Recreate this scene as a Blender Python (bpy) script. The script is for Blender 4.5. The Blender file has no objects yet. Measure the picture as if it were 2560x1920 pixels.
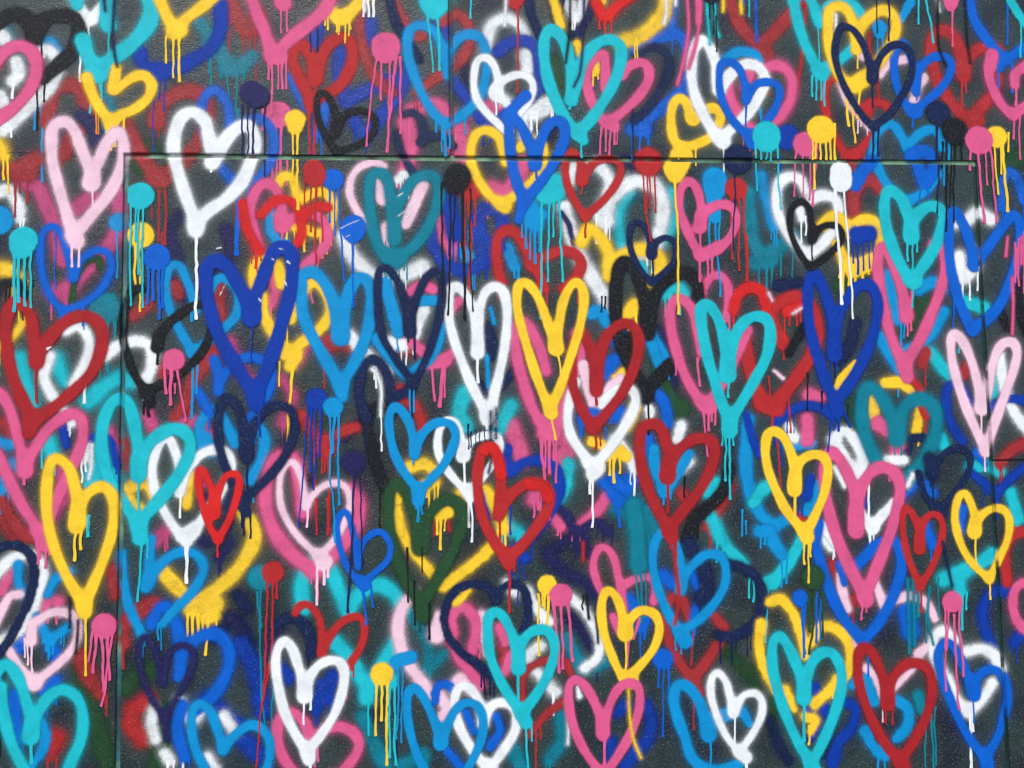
import bpy, math, random
import numpy as np

random.seed(7)
rng = np.random.default_rng(7)
scene = bpy.context.scene
col = scene.collection

# ------------------------------------------------------------------ camera
# lens and rotation solved from the straight joints of the wall
FPX, CX, CY = 2009.0, 1280.0, 960.0
def unit(v):
    v = np.array(v, float)
    return v / np.linalg.norm(v)
UPc = unit((748 - CX, -29400 - CY, FPX))
p1 = np.array((330 - CX, 390 - CY, FPX)); p2 = np.array((2410 - CX, 407 - CY, FPX))
Xc = unit(np.cross(UPc, np.cross(p1, p2)))
if Xc[0] < 0: Xc = -Xc
Yc = np.cross(UPc, Xc)
W2 = np.array([Xc, Yc, UPc])                      # camera vector -> world vector
CAM = np.array((0.0, -2.21, 1.62))
def to_wall(u, v):
    u = np.asarray(u, float); v = np.asarray(v, float)
    r = np.stack([(u - CX) / FPX, (v - CY) / FPX, np.ones_like(u)], -1) @ W2.T
    t = -CAM[1] / r[..., 1]
    return CAM[0] + r[..., 0] * t, CAM[2] + r[..., 2] * t

cd = bpy.data.cameras.new('camera')
cam = bpy.data.objects.new('camera', cd); col.objects.link(cam)
cd.sensor_width = 36.0; cd.lens = 36.0 * FPX / 2560.0
cd.clip_start = 0.05; cd.clip_end = 500
from mathutils import Matrix
right, down, fwd = W2[:, 0], W2[:, 1], W2[:, 2]
M = Matrix(((right[0], -down[0], -fwd[0], CAM[0]), (right[1], -down[1], -fwd[1], CAM[1]),
            (right[2], -down[2], -fwd[2], CAM[2]), (0, 0, 0, 1)))
cam.matrix_world = M
scene.camera = cam

# ------------------------------------------------------------------ light
SUN_EL, SUN_AZ = 52.0, 200.0      # degrees; azimuth 180 = straight behind the camera
world = bpy.data.worlds.new('World'); scene.world = world; world.use_nodes = True
wn = world.node_tree.nodes; wl = world.node_tree.links
sky = wn.new('ShaderNodeTexSky'); sky.sky_type = 'NISHITA'; sky.sun_disc = False
sky.sun_elevation = math.radians(SUN_EL); sky.sun_rotation = math.radians(SUN_AZ)
sky.dust_density = 2.5
wn['Background'].inputs['Strength'].default_value = 0.12
wl.new(sky.outputs[0], wn['Background'].inputs['Color'])
sd = bpy.data.lights.new('sun', 'SUN'); sd.energy = 1.5; sd.angle = math.radians(14); sd.color = (1.0, 0.96, 0.90)
sun = bpy.data.objects.new('sun', sd); col.objects.link(sun)
az = math.radians(SUN_AZ); el = math.radians(SUN_EL)
from mathutils import Vector
sundir = Vector((math.sin(az) * math.cos(el), math.cos(az) * math.cos(el), math.sin(el)))
sun.rotation_euler = sundir.to_track_quat('Z', 'Y').to_euler()
sun.location = sundir * 20
vs = scene.view_settings
vs.view_transform = 'Standard'; vs.look = 'None'; vs.gamma = 1; vs.use_curve_mapping = False
vs.exposure = 0.71
scene.cycles.transparent_max_bounces = 96
scene.cycles.max_bounces = 6

# ------------------------------------------------------------------ materials
def srgb(r, g, b, k=1.0):
    f = lambda c: (c / 12.92 if c <= 0.04045 else ((c + 0.055) / 1.055) ** 2.4)
    return tuple(k * f(c / 255.0) for c in (r, g, b)) + (1.0,)

def node(nt, kind, **kw):
    n = nt.nodes.new(kind)
    for k, v in kw.items():
        if k in n.inputs.keys(): n.inputs[k].default_value = v
        else: setattr(n, k, v)
    return n

def relief(nt, bsdf, strength=0.5, fine=230.0, dist=0.002):
    """roller stipple shared by the bare wall and every coat of paint on it"""
    L = nt.links.new
    geo = node(nt, 'ShaderNodeNewGeometry')
    n1 = node(nt, 'ShaderNodeTexNoise', Scale=fine, Detail=3.0, Roughness=0.6)
    n2 = node(nt, 'ShaderNodeTexNoise', Scale=62.0, Detail=2.0, Roughness=0.5)
    L(geo.outputs['Position'], n1.inputs['Vector']); L(geo.outputs['Position'], n2.inputs['Vector'])
    ad = node(nt, 'ShaderNodeMath', operation='MULTIPLY_ADD'); ad.inputs[1].default_value = 0.8
    L(n2.outputs['Fac'], ad.inputs[0]); L(n1.outputs['Fac'], ad.inputs[2])
    b = node(nt, 'ShaderNodeBump', Strength=strength, Distance=dist)
    L(ad.outputs[0], b.inputs['Height']); L(b.outputs['Normal'], bsdf.inputs['Normal'])
    # the stipple is heavy in some places and nearly smooth in others
    lo = node(nt, 'ShaderNodeTexNoise', Scale=5.0, Detail=2.0); L(geo.outputs['Position'], lo.inputs['Vector'])
    st = node(nt, 'ShaderNodeMapRange'); st.inputs['From Min'].default_value = 0.38; st.inputs['From Max'].default_value = 0.62
    st.inputs['To Min'].default_value = strength * 0.35; st.inputs['To Max'].default_value = min(1.0, strength * 1.35)
    L(lo.outputs['Fac'], st.inputs['Value']); L(st.outputs['Result'], b.inputs['Strength'])
    return geo, n1, n2

def mottled(nt, geo, c, amount=0.16, scale=9.0):
    L = nt.links.new
    n = node(nt, 'ShaderNodeTexNoise', Scale=scale, Detail=4.0, Roughness=0.6)
    L(geo.outputs['Position'], n.inputs['Vector'])
    mr = node(nt, 'ShaderNodeMapRange'); mr.inputs['From Min'].default_value = 0.3; mr.inputs['From Max'].default_value = 0.7
    mr.inputs['To Min'].default_value = 1 - amount; mr.inputs['To Max'].default_value = 1 + amount * 0.6
    L(n.outputs['Fac'], mr.inputs['Value'])
    mx = node(nt, 'ShaderNodeMix', data_type='RGBA', blend_type='MULTIPLY'); mx.inputs['Factor'].default_value = 1
    mx.inputs['A'].default_value = c
    L(mr.outputs['Result'], mx.inputs['B'])
    return mx.outputs['Result']

def flecks(nt, geo, c, amount):
    """pale dust of overspray caught on the stipple"""
    L = nt.links.new
    sp = node(nt, 'ShaderNodeTexNoise', Scale=260.0, Detail=2.0, Roughness=0.7); L(geo.outputs['Position'], sp.inputs['Vector'])
    mr = node(nt, 'ShaderNodeMapRange'); mr.inputs['From Min'].default_value = 0.6; mr.inputs['From Max'].default_value = 0.74
    mr.inputs['To Max'].default_value = amount
    L(sp.outputs['Fac'], mr.inputs['Value'])
    mx = node(nt, 'ShaderNodeMix', data_type='RGBA'); mx.inputs['B'].default_value = srgb(190, 200, 204)
    L(mr.outputs['Result'], mx.inputs['Factor']); L(c, mx.inputs['A'])
    return mx.outputs['Result']

PAL = dict(pink=(216, 90, 138), magenta=(190, 75, 125), lpink=(238, 200, 217), white=(232, 238, 240),
           yellow=(246, 203, 52), orange=(240, 140, 30), turq=(30, 186, 200), sky=(12, 142, 204), mid=(10, 95, 200),
           royal=(14, 58, 160), navy=(22, 36, 74), violet=(36, 36, 86), black=(26, 28, 33), teal=(12, 125, 146),
           green=(38, 74, 46), red=(178, 44, 46), brick=(158, 48, 52), dred=(164, 38, 43), bred=(210, 40, 40))

def paint_material(name, rgb, hard=False, old=False):
    m = bpy.data.materials.new(name); m.use_nodes = True
    nt = m.node_tree; L = nt.links.new
    bsdf = nt.nodes['Principled BSDF']
    bsdf.inputs['Roughness'].default_value = 0.36 if old else 0.55
    bsdf.inputs['Specular IOR Level'].default_value = 0.2 if old else 0.12
    geo, n1, n2 = relief(nt, bsdf, 0.2 if hard else (0.6 if old else 0.3))
    colr = mottled(nt, geo, srgb(*rgb), 0.24 if old else 0.13, 14.0)
    if old: colr = flecks(nt, geo, colr, 0.14 if max(rgb) < 100 else 0.3)
    elif not hard: colr = flecks(nt, geo, colr, 0.22 if max(rgb) < 100 else 0.1)
    L(colr, bsdf.inputs['Base Color'])
    if hard: return m
    # spray edge: 'edge' is the distance to the stroke outline in mm, 'soft' its blur in mm
    at = lambda n: node(nt, 'ShaderNodeAttribute', attribute_name=n).outputs['Fac']
    def mth(op, a, b=None, c=None):
        n = node(nt, 'ShaderNodeMath', operation=op)
        for i, x in enumerate((a, b, c)):
            if x is None: continue
            if isinstance(x, (int, float)): n.inputs[i].default_value = x
            else: L(x, n.inputs[i])
        return n.outputs[0]
    edge, soft, opac, gap, wobble = at('edge'), at('soft'), at('opac'), at('gap'), at('wobble')
    sp = node(nt, 'ShaderNodeTexNoise', Scale=330.0, Detail=2.0, Roughness=0.7)
    L(geo.outputs['Position'], sp.inputs['Vector'])
    wob = node(nt, 'ShaderNodeTexNoise', Scale=48.0, Detail=2.0)
    L(geo.outputs['Position'], wob.inputs['Vector'])
    s0 = mth('SUBTRACT', sp.outputs['Fac'], 0.5)
    w0 = mth('SUBTRACT', wob.outputs['Fac'], 0.5)
    amp = mth('MULTIPLY_ADD', soft, 1.7, 0.5)
    e = mth('ADD', edge, mth('MULTIPLY', s0, amp))
    e = mth('ADD', e, mth('MULTIPLY', w0, wobble))
    t = mth('DIVIDE', e, soft)                       # -1 inside .. +1 outside
    mr = node(nt, 'ShaderNodeMapRange', interpolation_type='SMOOTHSTEP')
    mr.inputs['From Min'].default_value = -0.75; mr.inputs['From Max'].default_value = 0.85
    mr.inputs['To Min'].default_value = 1; mr.inputs['To Max'].default_value = 0
    L(t, mr.inputs['Value'])
    # a thin fog of droplets outside the stroke
    fog = node(nt, 'ShaderNodeMapRange', interpolation_type='SMOOTHSTEP')
    fog.inputs['From Min'].default_value = -0.5; fog.inputs['From Max'].default_value = 2.2
    fog.inputs['To Min'].default_value = 0.62; fog.inputs['To Max'].default_value = 0.0
    L(t, fog.inputs['Value'])
    dr = node(nt, 'ShaderNodeMapRange'); dr.inputs['From Min'].default_value = 0.42; dr.inputs['From Max'].default_value = 0.68
    L(sp.outputs['Fac'], dr.inputs['Value'])
    fg = mth('MULTIPLY', fog.outputs['Result'], dr.outputs['Result'])
    a = mth('MAXIMUM', mr.outputs['Result'], fg)
    # worn thin on the crests of the stipple when the coat is not opaque
    thin = node(nt, 'ShaderNodeMapRange'); thin.inputs['From Min'].default_value = 0.36; thin.inputs['From Max'].default_value = 0.6
    L(n1.outputs['Fac'], thin.inputs['Value'])
    op2 = mth('MULTIPLY_ADD', thin.outputs['Result'], mth('SUBTRACT', 1.0, opac), opac)
    a = mth('MULTIPLY', a, op2)
    # uneven coverage of the spray and open pores of the stipple
    un = node(nt, 'ShaderNodeTexNoise', Scale=22.0, Detail=3.0, Roughness=0.6); L(geo.outputs['Position'], un.inputs['Vector'])
    ur = node(nt, 'ShaderNodeMapRange'); ur.inputs['From Min'].default_value = 0.34; ur.inputs['From Max'].default_value = 0.5
    ur.inputs['To Min'].default_value = 0.8 if old else 0.9
    L(un.outputs['Fac'], ur.inputs['Value'])
    po = node(nt, 'ShaderNodeMapRange'); po.inputs['From Min'].default_value = 0.62; po.inputs['From Max'].default_value = 0.74
    po.inputs['To Min'].default_value = 1.0; po.inputs['To Max'].default_value = 0.45 if old else 0.8
    L(n1.outputs['Fac'], po.inputs['Value'])
    a = mth('MULTIPLY', a, mth('MULTIPLY', ur.outputs['Result'], po.outputs['Result']))
    # little paint reaches the bottom of the joints
    gn = node(nt, 'ShaderNodeTexNoise', Scale=17.0, Detail=2.0); L(geo.outputs['Position'], gn.inputs['Vector'])
    gr = node(nt, 'ShaderNodeMapRange'); gr.inputs['From Min'].default_value = 0.42; gr.inputs['From Max'].default_value = 0.6
    gr.inputs['To Min'].default_value = 0.05; gr.inputs['To Max'].default_value = 0.75
    L(gn.outputs['Fac'], gr.inputs['Value'])
    gk = mth('SUBTRACT', 1.0, mth('MULTIPLY', gap, mth('SUBTRACT', 1.0, gr.outputs['Result'])))
    a = mth('MULTIPLY', a, gk)
    L(a, bsdf.inputs['Alpha'])
    return m

SOFT = {k: paint_material(k + '_spray', v) for k, v in PAL.items()}
OLD = {k: paint_material(k + '_old_spray', v, False, True) for k, v in PAL.items()}
HARD = {k: paint_material(k + '_run', v, True) for k, v in PAL.items()}

def solid(name, rgb, rough, mott=0.2, scale=6.0, bump=0.4, fine=230.0):
    m = bpy.data.materials.new(name); m.use_nodes = True
    nt = m.node_tree; bsdf = nt.nodes['Principled BSDF']
    bsdf.inputs['Roughness'].default_value = rough
    bsdf.inputs['Specular IOR Level'].default_value = 0.4
    geo, _, _ = relief(nt, bsdf, bump, fine)
    nt.links.new(mottled(nt, geo, srgb(*rgb), mott, scale), bsdf.inputs['Base Color'])
    return m

def wall_material(mist):
    m = bpy.data.materials.new('wall_paint'); m.use_nodes = True
    nt = m.node_tree; L = nt.links.new; bsdf = nt.nodes['Principled BSDF']
    bsdf.inputs['Roughness'].default_value = 0.28
    bsdf.inputs['Specular IOR Level'].default_value = 0.24
    geo, n1, n2 = relief(nt, bsdf, 0.7, 200.0, 0.0026)
    n = node(nt, 'ShaderNodeTexNoise', Scale=5.5, Detail=4.0, Roughness=0.6); L(geo.outputs['Position'], n.inputs['Vector'])
    cr = nt.nodes.new('ShaderNodeValToRGB'); L(n.outputs['Fac'], cr.inputs['Fac'])
    e = cr.color_ramp.elements
    e[0].position = 0.3; e[0].color = srgb(30, 30, 50)
    e[1].position = 0.72; e[1].color = srgb(30, 46, 36)
    for p, c in ((0.42, (36, 46, 51)), (0.57, (46, 60, 60))):
        x = e.new(p); x.color = srgb(*c)
    c = cr.outputs['Color']
    if mist:
        at = node(nt, 'ShaderNodeAttribute', attribute_name='mist')
        sp = node(nt, 'ShaderNodeTexNoise', Scale=310.0, Detail=2.0, Roughness=0.75); L(geo.outputs['Position'], sp.inputs['Vector'])
        mr = node(nt, 'ShaderNodeMapRange'); mr.inputs['From Min'].default_value = 0.36; mr.inputs['From Max'].default_value = 0.66
        mr.inputs['To Min'].default_value = 0.25; mr.inputs['To Max'].default_value = 1.5
        L(sp.outputs['Fac'], mr.inputs['Value'])
        mu = node(nt, 'ShaderNodeMath', operation='MULTIPLY', use_clamp=True); L(at.outputs['Alpha'], mu.inputs[0]); L(mr.outputs['Result'], mu.inputs[1])
        mx = node(nt, 'ShaderNodeMix', data_type='RGBA'); L(mu.outputs[0], mx.inputs['Factor']); L(c, mx.inputs['A']); L(at.outputs['Color'], mx.inputs['B'])
        c = mx.outputs['Result']
    L(flecks(nt, geo, c, 0.55), bsdf.inputs['Base Color'])
    return m
M_WALL = wall_material(False); M_COAT = wall_material(True)
def seam_material(name, dark, mid_, pale):
    m = solid(name, mid_, 0.5, 0.2, 14.0, 0.2); nt = m.node_tree
    geo = node(nt, 'ShaderNodeNewGeometry'); n = node(nt, 'ShaderNodeTexNoise', Scale=7.0, Detail=3.0)
    nt.links.new(geo.outputs['Position'], n.inputs['Vector'])
    cr = nt.nodes.new('ShaderNodeValToRGB'); nt.links.new(n.outputs['Fac'], cr.inputs['Fac'])
    e = cr.color_ramp.elements
    e[0].position = 0.36; e[0].color = srgb(*dark); e[1].position = 0.66; e[1].color = srgb(*pale)
    x = e.new(0.5); x.color = srgb(*mid_)
    nt.links.new(cr.outputs['Color'], nt.nodes['Principled BSDF'].inputs['Base Color'])
    return m
M_LEFT = seam_material('seam_teal', (24, 52, 60), (46, 96, 104), (120, 160, 140))
M_SEAM = seam_material('seam_green', (22, 46, 38), (92, 132, 104), (150, 190, 156))
M_DARK = solid('seam_dark', (16, 52, 46), 0.5, 0.5, 14.0, 0.2)
M_PAVE = solid('asphalt', (62, 62, 62), 0.9, 0.2, 3.0, 0.6, 120.0)

# ------------------------------------------------------------------ wall and ground
def mesh_obj(name, verts, faces, mat, parent=None, smooth=False):
    me = bpy.data.meshes.new(name); me.from_pydata(verts, [], faces); me.materials.append(mat)
    if smooth: me.polygons.foreach_set('use_smooth', [True] * len(me.polygons))
    o = bpy.data.objects.new(name, me); col.objects.link(o)
    if parent: o.parent = parent
    return o

def box(name, x0, x1, y0, y1, z0, z1, mat, parent=None, bev=0.0):
    import bmesh
    bm = bmesh.new(); bmesh.ops.create_cube(bm, size=1)
    for v in bm.verts:
        v.co = ((x0 + x1) / 2 + v.co.x * (x1 - x0), (y0 + y1) / 2 + v.co.y * (y1 - y0), (z0 + z1) / 2 + v.co.z * (z1 - z0))
    if bev: bmesh.ops.bevel(bm, geom=bm.edges[:], offset=bev, segments=2, affect='EDGES', profile=0.5)
    me = bpy.data.meshes.new(name); bm.to_mesh(me); bm.free(); me.materials.append(mat)
    o = bpy.data.objects.new(name, me); col.objects.link(o)
    if parent: o.parent = parent
    return o

# joints, measured on the photograph and carried onto the wall plane
SZ = float(to_wall(1280, 397.5)[1]); SH = 0.0066           # long horizontal joint: centre height, half width
LX = float(np.mean(to_wall([314.6, 299.7, 293], [375, 1600, 1900])[0])); LH = 0.0066
RX = float(np.mean(to_wall([2435.6, 2478.6, 2517], [420, 1156, 1846])[0])); RH = 0.0060
TX = float(np.mean(to_wall([1124, 1128.5, 1132], [0, 250, 380])[0])); TH = 0.0062
QZ = float(to_wall(2525, 1151)[1]); QH = 0.0028            # short horizontal joint beyond the right one
GD = 0.0046                                                 # depth of the joints
XL, XR, ZT = -4.2, 4.2, 3.35
wall = bpy.data.objects.new('painted_wall', None); col.objects.link(wall)
wall['label'] = 'dark grey panelled wall covered all over with sprayed hearts'; wall['category'] = 'wall'
T = 0.12
PANELS = []
def panel(x0, x1, z0, z1):
    o = box('wall_panel', x0, x1, 0, T, z0, z1, M_WALL, wall, 0.0012)
    PANELS.append((o, x0 + 0.0013, x1 - 0.0013, z0 + 0.0013, z1 - 0.0013))
    return o
ztop0 = SZ + SH
panel(XL, TX - TH, ztop0, ZT)
panel(TX + TH, XR, ztop0, ZT)
panel(XL, LX - LH, 0.0, SZ - SH)
panel(RX + RH, XR, QZ + QH, SZ - SH)
panel(RX + RH, XR, 0.0, QZ - QH)
panel(LX + LH, RX - RH, 0.012, SZ - SH)
# side wall pieces close the long joint beyond the two vertical joints
box('joint_filler', XL, LX - LH - 0.001, 0.0006, T, SZ - SH - 0.004, SZ + SH + 0.004, M_WALL, wall)
box('joint_filler', RX + RH + 0.001, XR, 0.0006, T, SZ - SH - 0.004, SZ + SH + 0.004, M_WALL, wall)
box('joint_strip', LX - LH, RX + RH, GD, T - 0.01, SZ - SH - 0.003, SZ + SH + 0.003, M_SEAM, wall)
box('joint_strip', LX - LH - 0.003, LX + LH + 0.003, GD, T - 0.01, 0.0, SZ - SH - 0.0035, M_LEFT, wall)
box('joint_strip', RX - RH - 0.003, RX + RH + 0.003, GD, T - 0.01, 0.0, SZ - SH - 0.0035, M_DARK, wall)
box('joint_strip', TX - TH - 0.003, TX + TH + 0.003, GD, T - 0.01, SZ + SH + 0.0035, ZT, M_DARK, wall)
box('joint_strip', RX + RH + 0.0035, XR, GD, T - 0.01, QZ - QH - 0.003, QZ + QH + 0.003, M_DARK, wall)
g = mesh_obj('pavement', [(-60, -60, 0), (60, -60, 0), (60, 1.5, 0), (-60, 1.5, 0)], [(0, 1, 2, 3)], M_PAVE)
g['kind'] = 'structure'

# ------------------------------------------------------------------ paint
MM = 0.001
STEP = 0.0002
CELL = 0.006
GX0, GZ0 = -2.4, 0.2
LEVEL = np.zeros((700, 900), np.int32)
ITEMS = []
MC = 0.008                                                  # cell of the overspray map
mxs = np.arange(-1.75, 1.75, MC); mzs = np.arange(0.55, 3.0, MC)
MIST = np.zeros((len(mzs), len(mxs), 4))

TILE = dict(A=(0, 0), B=(768, 0), C=(1536, 0), D=(0, 576), E=(768, 576), F=(1536, 576), G=(0, 1152), H=(768, 1152), I=(1536, 1152))
K = 10240.0 / 2212.0
cur = [0, 0]
def T_(c): cur[:] = TILE[c]
def H(colr, order, w, label, path, drips='', soft=1.0, op=1.0): ITEMS.append((order, len(ITEMS), 'H', colr, w, label, path, drips, soft, op, tuple(cur)))
def B(colr, order, w, label, path, drips='', soft=0.6, op=1.0): ITEMS.append((order, len(ITEMS), 'B', colr, w, label, path, drips, soft, op, tuple(cur)))

# one line per painted thing: colour, coat order, stroke width, label, stroke points, runs (x, top, bottom, width, end x)
T_('A')
H('black',40,8,'big black heart with one thick lobe above the pink heart edge','19,20 24,11 33,8.5 40,10 43,18 40,27 33,34 24,42 / 19,20 14,10 6,8 -3,14','20,46,70 24,46,55 22.5,20,45')
H('pink',60,6.5,'pink heart half cut by the left edge, over white strokes','-4,37 3,28 10,25 17,28 20,36 17,47 9,57 -3,66')
H('white',30,6,'white heart hidden beneath the pink heart and the black lobe','20,30 26,27 31,34 28,46 18,56 8,66 1,71 / 9,33 10,40 7,44 / 1,19 3,22 / 0,52 3,58','7,46,53 6,70,74',soft=1.6)
H('sky',20,5,'small sky blue patch of an old heart under the black lobe','21,23 28,23 31,28','19,55,70 22.5,52,98 29,50,66',op=.8)
H('turq',50,8.5,'large turquoise heart cut by the top edge with a long wavy drip','58,-5 58,10 59,14 / 80,-5 82,6 79,15 71,24 62,31 53,38 / 45,22 48,31 53,38 / 50,40 54,41 / 41,-3 42,3,6','49,42,61 53.5,42,76,1.2,58 55,42,52 59,17,34 84,6,14')
H('white',35,5.5,'white heart tip with short drips inside the top turquoise heart','40,-3 43,4 48,11 55,4 / 46,10 50,10','48,14,21 46,14,19 43.5,25,44')
H('navy',64,1.3,'thin dark navy trickle running down over the turquoise heart','56,-3 57,6 / 62,-3 61.5,8 61,20 62,29 63.5,36')
H('yellow',62,6,'yellow heart cut by the top edge with three yellow drips','85,-4 88,4 92,12 95,17 / 95,17 101,10 109,4 118,-4 / 93,18 98,17','90,21,34,1.4 93.5,22,42,1.4 97,22,44,1.4')
H('royal',38,7,'royal blue heart beneath the dripping yellow top heart','119,3 119,16 114,26 105,32 95,37 86,38 / 75,28 78,35 86,39 / 82,39 89,39','83,42,82,1 86,42,54 89,42,60',soft=1.6,op=.92)
H('yellow',55,5,'small tilted yellow heart with an orange flank below the turquoise tip','63,37 62,43 61,49 66,46 72,42 78,41 82,46 80,53 73,59 66,62 60,66 / 47,42 50,51 55,60 60,66 / 60,66 60,68',soft=.8)
H('orange',54,4,'orange spray on the flank of the small tilted yellow heart','46,42 49,50 53,58',soft=1.6,op=.9)
H('brick',22,7,'brick red heart arch behind the light pink heart','25,66 29,50 36,46 43,48 47,56 50,60 / 35,83 39,74 43,70',soft=1.6,op=.9)
H('brick',25,7,'brick red heart crossing the seam behind the big white heart','84,66 88,56 97,50 106,50 112,58 109,73 100,86 86,97 / 68,67 75,82 86,97 / 83,96 89,97 / 84,62 85,66','83,68,78 86,68,74 89,68,72 82,104,118,1.3 86,104,130,1.3 89,104,132,1.3',soft=1.4,op=.95)
H('violet',23,8,'dusky violet smear behind the light pink heart','44,63 50,68 53,78',soft=2.5,op=.85)
H('lpink',66,6,'light pink heart with two drips at its tip and one in its cleft','49.5,99 49,93 44,80 40,70 35,66 29,69 28,78 29,90 33,105 37,118 40,128 / 40,128 48,118 58,106 64,95 67,83 66,74 63,72 58,77 54,86 51,94 49.5,99 / 49.5,97 49.5,99,8 / 39,127 42,131,7','50,103,114 39,134,144 43,134,144',soft=1.1)
H('white',70,6.6,'bold white heart across the seam with one very long drip','114.5,88 115,84 113,74 111,66 105,61 99,63 95,71 94,82 97,95 101,107 105,118 106,122 / 106,122 113,114 122,108 131,98 136,86 138,76 135,69 129,69 122,76 118,84 115,88 / 106,120 106,125,8','106,127,172,1.5 114.5,89,93',soft=1.1)
H('mid',28,4.5,'mid blue heart partly hidden behind the bold white heart','125,72 123,57 117,49 111,52 109,61 112,75 118,88 124,96 / 125,72 133,66 142,65 148,74 146,88 138,97 126,98','128,100,137,3 134,100,118,2',op=.95)
B('violet',72,1,'dark violet paint dot with four drips above the white heart','136,50,14 139,52,13','131,58,83,1.3 133.7,58,83,1.3 137,58,83,1.3 143,58,95,1')
B('pink',26,1,'pink paint dot peeking out behind the dark violet dot','150,62,14','142,60,70 149,68,96 152,70,98 147,83,98 155,88,100')
B('yellow',73,1,'yellow paint dot with two drips crossing the seam','159.5,65,11.8 159.5,69,8','158,72,98,1.4 161,72,113,1.4')
H('pink',58,6.5,'large pink heart cut by the top edge with drips at its tip','135,-4 139,8 143,17 146,26 149,30 / 149,30 156,22 166,14 175,6 180,-4 / 146,31 151,31,8 / 151,-4 153,2,8','152,6,18 155,5,17 145,34,43 146.5,35,62,1.4 150,34,48 152.5,33,48 154.5,31,48')
H('brick',24,9,'dull brick red heart with drips behind the large pink top heart','122,-2 128,10 135,16 139,8','124,18,30 131,18,35 135,18,28 138,15,45',soft=2.5,op=.75)
H('teal',27,7,'teal heart tip dripping beside the pink top heart','108,12 115,22 122,32 128,36 136,31 / 112,24 118,28 / 122,37 130,37','114,28,46 119,34,42 123,40,62 128,40,64 132,38,47 113,26,40 128.5,60,66',soft=2,op=.8)
H('red',45,5.5,'red heart with twin lobes above the black outlined heart','170,42 168,32 164,25 160,25 158,31 160,38 164,47 168,54 / 171,42 174,30 179,23 186,20 190,25 190,34 186,43 180,49 168,55 / 168,55 168,58 / 170,39 170,44','167,58,83,1.4 170,58,83,1.6 170,48,54')
H('black',64,3.2,'thin black heart resting just over the seam beside the pink drips','182,68 180,58 176,51 172,52 171,60 174,70 178,77 182,82 / 182,82 192,79 200,74 203,66 199,61 193,60 187,62 183,67 / 181,68 181.5,72,5','',soft=.8)
B('pink',74,1,'pink paint dot with five long drips near the seam','208.5,25,15.5 208,28,13','204,30,79,1.5,198 206,30,54,1.3 211,32,65,1.5,210 214,32,82,1.5,209 216,32,72,1.4')
H('yellow',48,6,'short yellow heart tip at the top edge with one drip','178,5 184,11 190,6 197,-2 / 183,9 186,8','183,13,17')
H('white',49,1.2,'white drips of a heart lying above the top edge','197,-3 197,6','196,0,9,1.2 199,0,9,1.2 202,0,9,1.2')
H('brick',21,5,'brick red stroke beside the pink dot with five drips','196,0 194,15 197,30 203,42 212,50',soft=1.6,op=.9)
H('royal',20,6,'mottled royal blue heart under the pink drips and black outline','184,28 183,40 187,54 / 187,55 196,50 204,46 212,42 / 219,36 216,50 208,60 198,72 192,66 / 200,12 199,22 / 172,12 170,24','169,58,83,1.4',soft=1.6,op=.92)
H('mid',30,4.5,'mid blue arc beside the red heart and black outline','158,42 162,52 166,58 / 177,52 175,62 172,72',soft=1.2)
H('navy',46,4.5,'dark navy diagonal stroke at the top above the pink dot','210,-2 214,12 221,24 226,32','171.5,12,28,1 168,14,28',soft=1)
H('yellow',44,5,'yellow paint patch at the left edge with speckled overspray','-2,76 1,80 2,84','4.5,85,104,1.5 2,86,97',soft=3)
H('brick',24,8,'brick red heart tip at the left edge with dark red drips','20,86 13,90 6,92 / 10,94 16,94','8,96,117,1.3 15,96,110,1.3 11,96,104',soft=2.5,op=.9)
H('white',18,6,'white arch at the left edge above the sky blue disc','-2,104 5,103 10,111 11,118',soft=1.6)
B('sky',50,1,'big sky blue disc cut by the left edge','-1,119,16',soft=.8)
H('magenta',15,7.5,'dull magenta heart behind the light pink heart','14,98 21,102 26,113 30,124 34,140 / 63,104 65,118 61,130 52,140 42,150 36,160 / 41,113 50,106 / 29,158 38,155','',soft=2,op=.9)
B('turq',70,1,'turquoise paint dot with four drips at the left edge','13,130,15.5 12,134,13','8,138,168,1.5 10.5,138,163,1.5 13.5,138,165,1.5 17,138,166,1.5')
H('yellow',20,7,'yellow patch hidden under the turquoise drips at the left','-2,145 4,146 9,150 / 10,154 11,158','',soft=2)
H('mid',48,3.6,'outlined mid blue heart below the light pink heart','39.5,150 37,138 33,126 28,122.5 23,127 22,140 24,152 28,161 34,168 / 34,168 45,164 55,156 60,146 59,138 54,135 48,137 43,142 39.5,150','30,127,156,.8')
H('green',46,3.5,'dark green arc inside the outlined mid blue heart','39,162 41,150 46,142 53,140 54,144',op=.9)
B('turq',71,1,'turquoise paint dot with four drips beside the vertical seam','76,106,14','71,112,165,1.3 73.5,112,130 75.3,112,148 77.2,112,166,1.3')
B('yellow',60,1,'yellow paint dot behind turquoise drips beside the vertical seam','76,127,13.5','73.3,134,157,1.4 75.6,133,168,1.4')
B('sky',35,1,'sky blue dot half across the vertical seam with a thin drip','64,120,9.5','63,125,150',soft=1.5)
B('mid',70,1,'mid blue paint dot with four drips below the white drip','85,139,14.4','80,145,164,1.4 83,145,162,1.4 86,145,172,1.4 88.5,145,166,1.4')
B('red',56,1,'red paint dot with drips below the seam','169.5,92,13 170,95,11','164.5,98,112 168,99,125 171,99,142 174,97,130')
B('mid',52,1,'mid blue paint dot beside the red dot with thin drips','180,97,11.5','178,103,120 180.5,103,127,1.2,181 183,102,152,1.2,186')
H('yellow',40,4.5,'tangled yellow heart below the seam under the red one','150,100 153,95.5 158,97 161,108 / 163,108 170,104 177,105 180,112 178,122 172,126 165,124 157,122','160,112,114')
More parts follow.
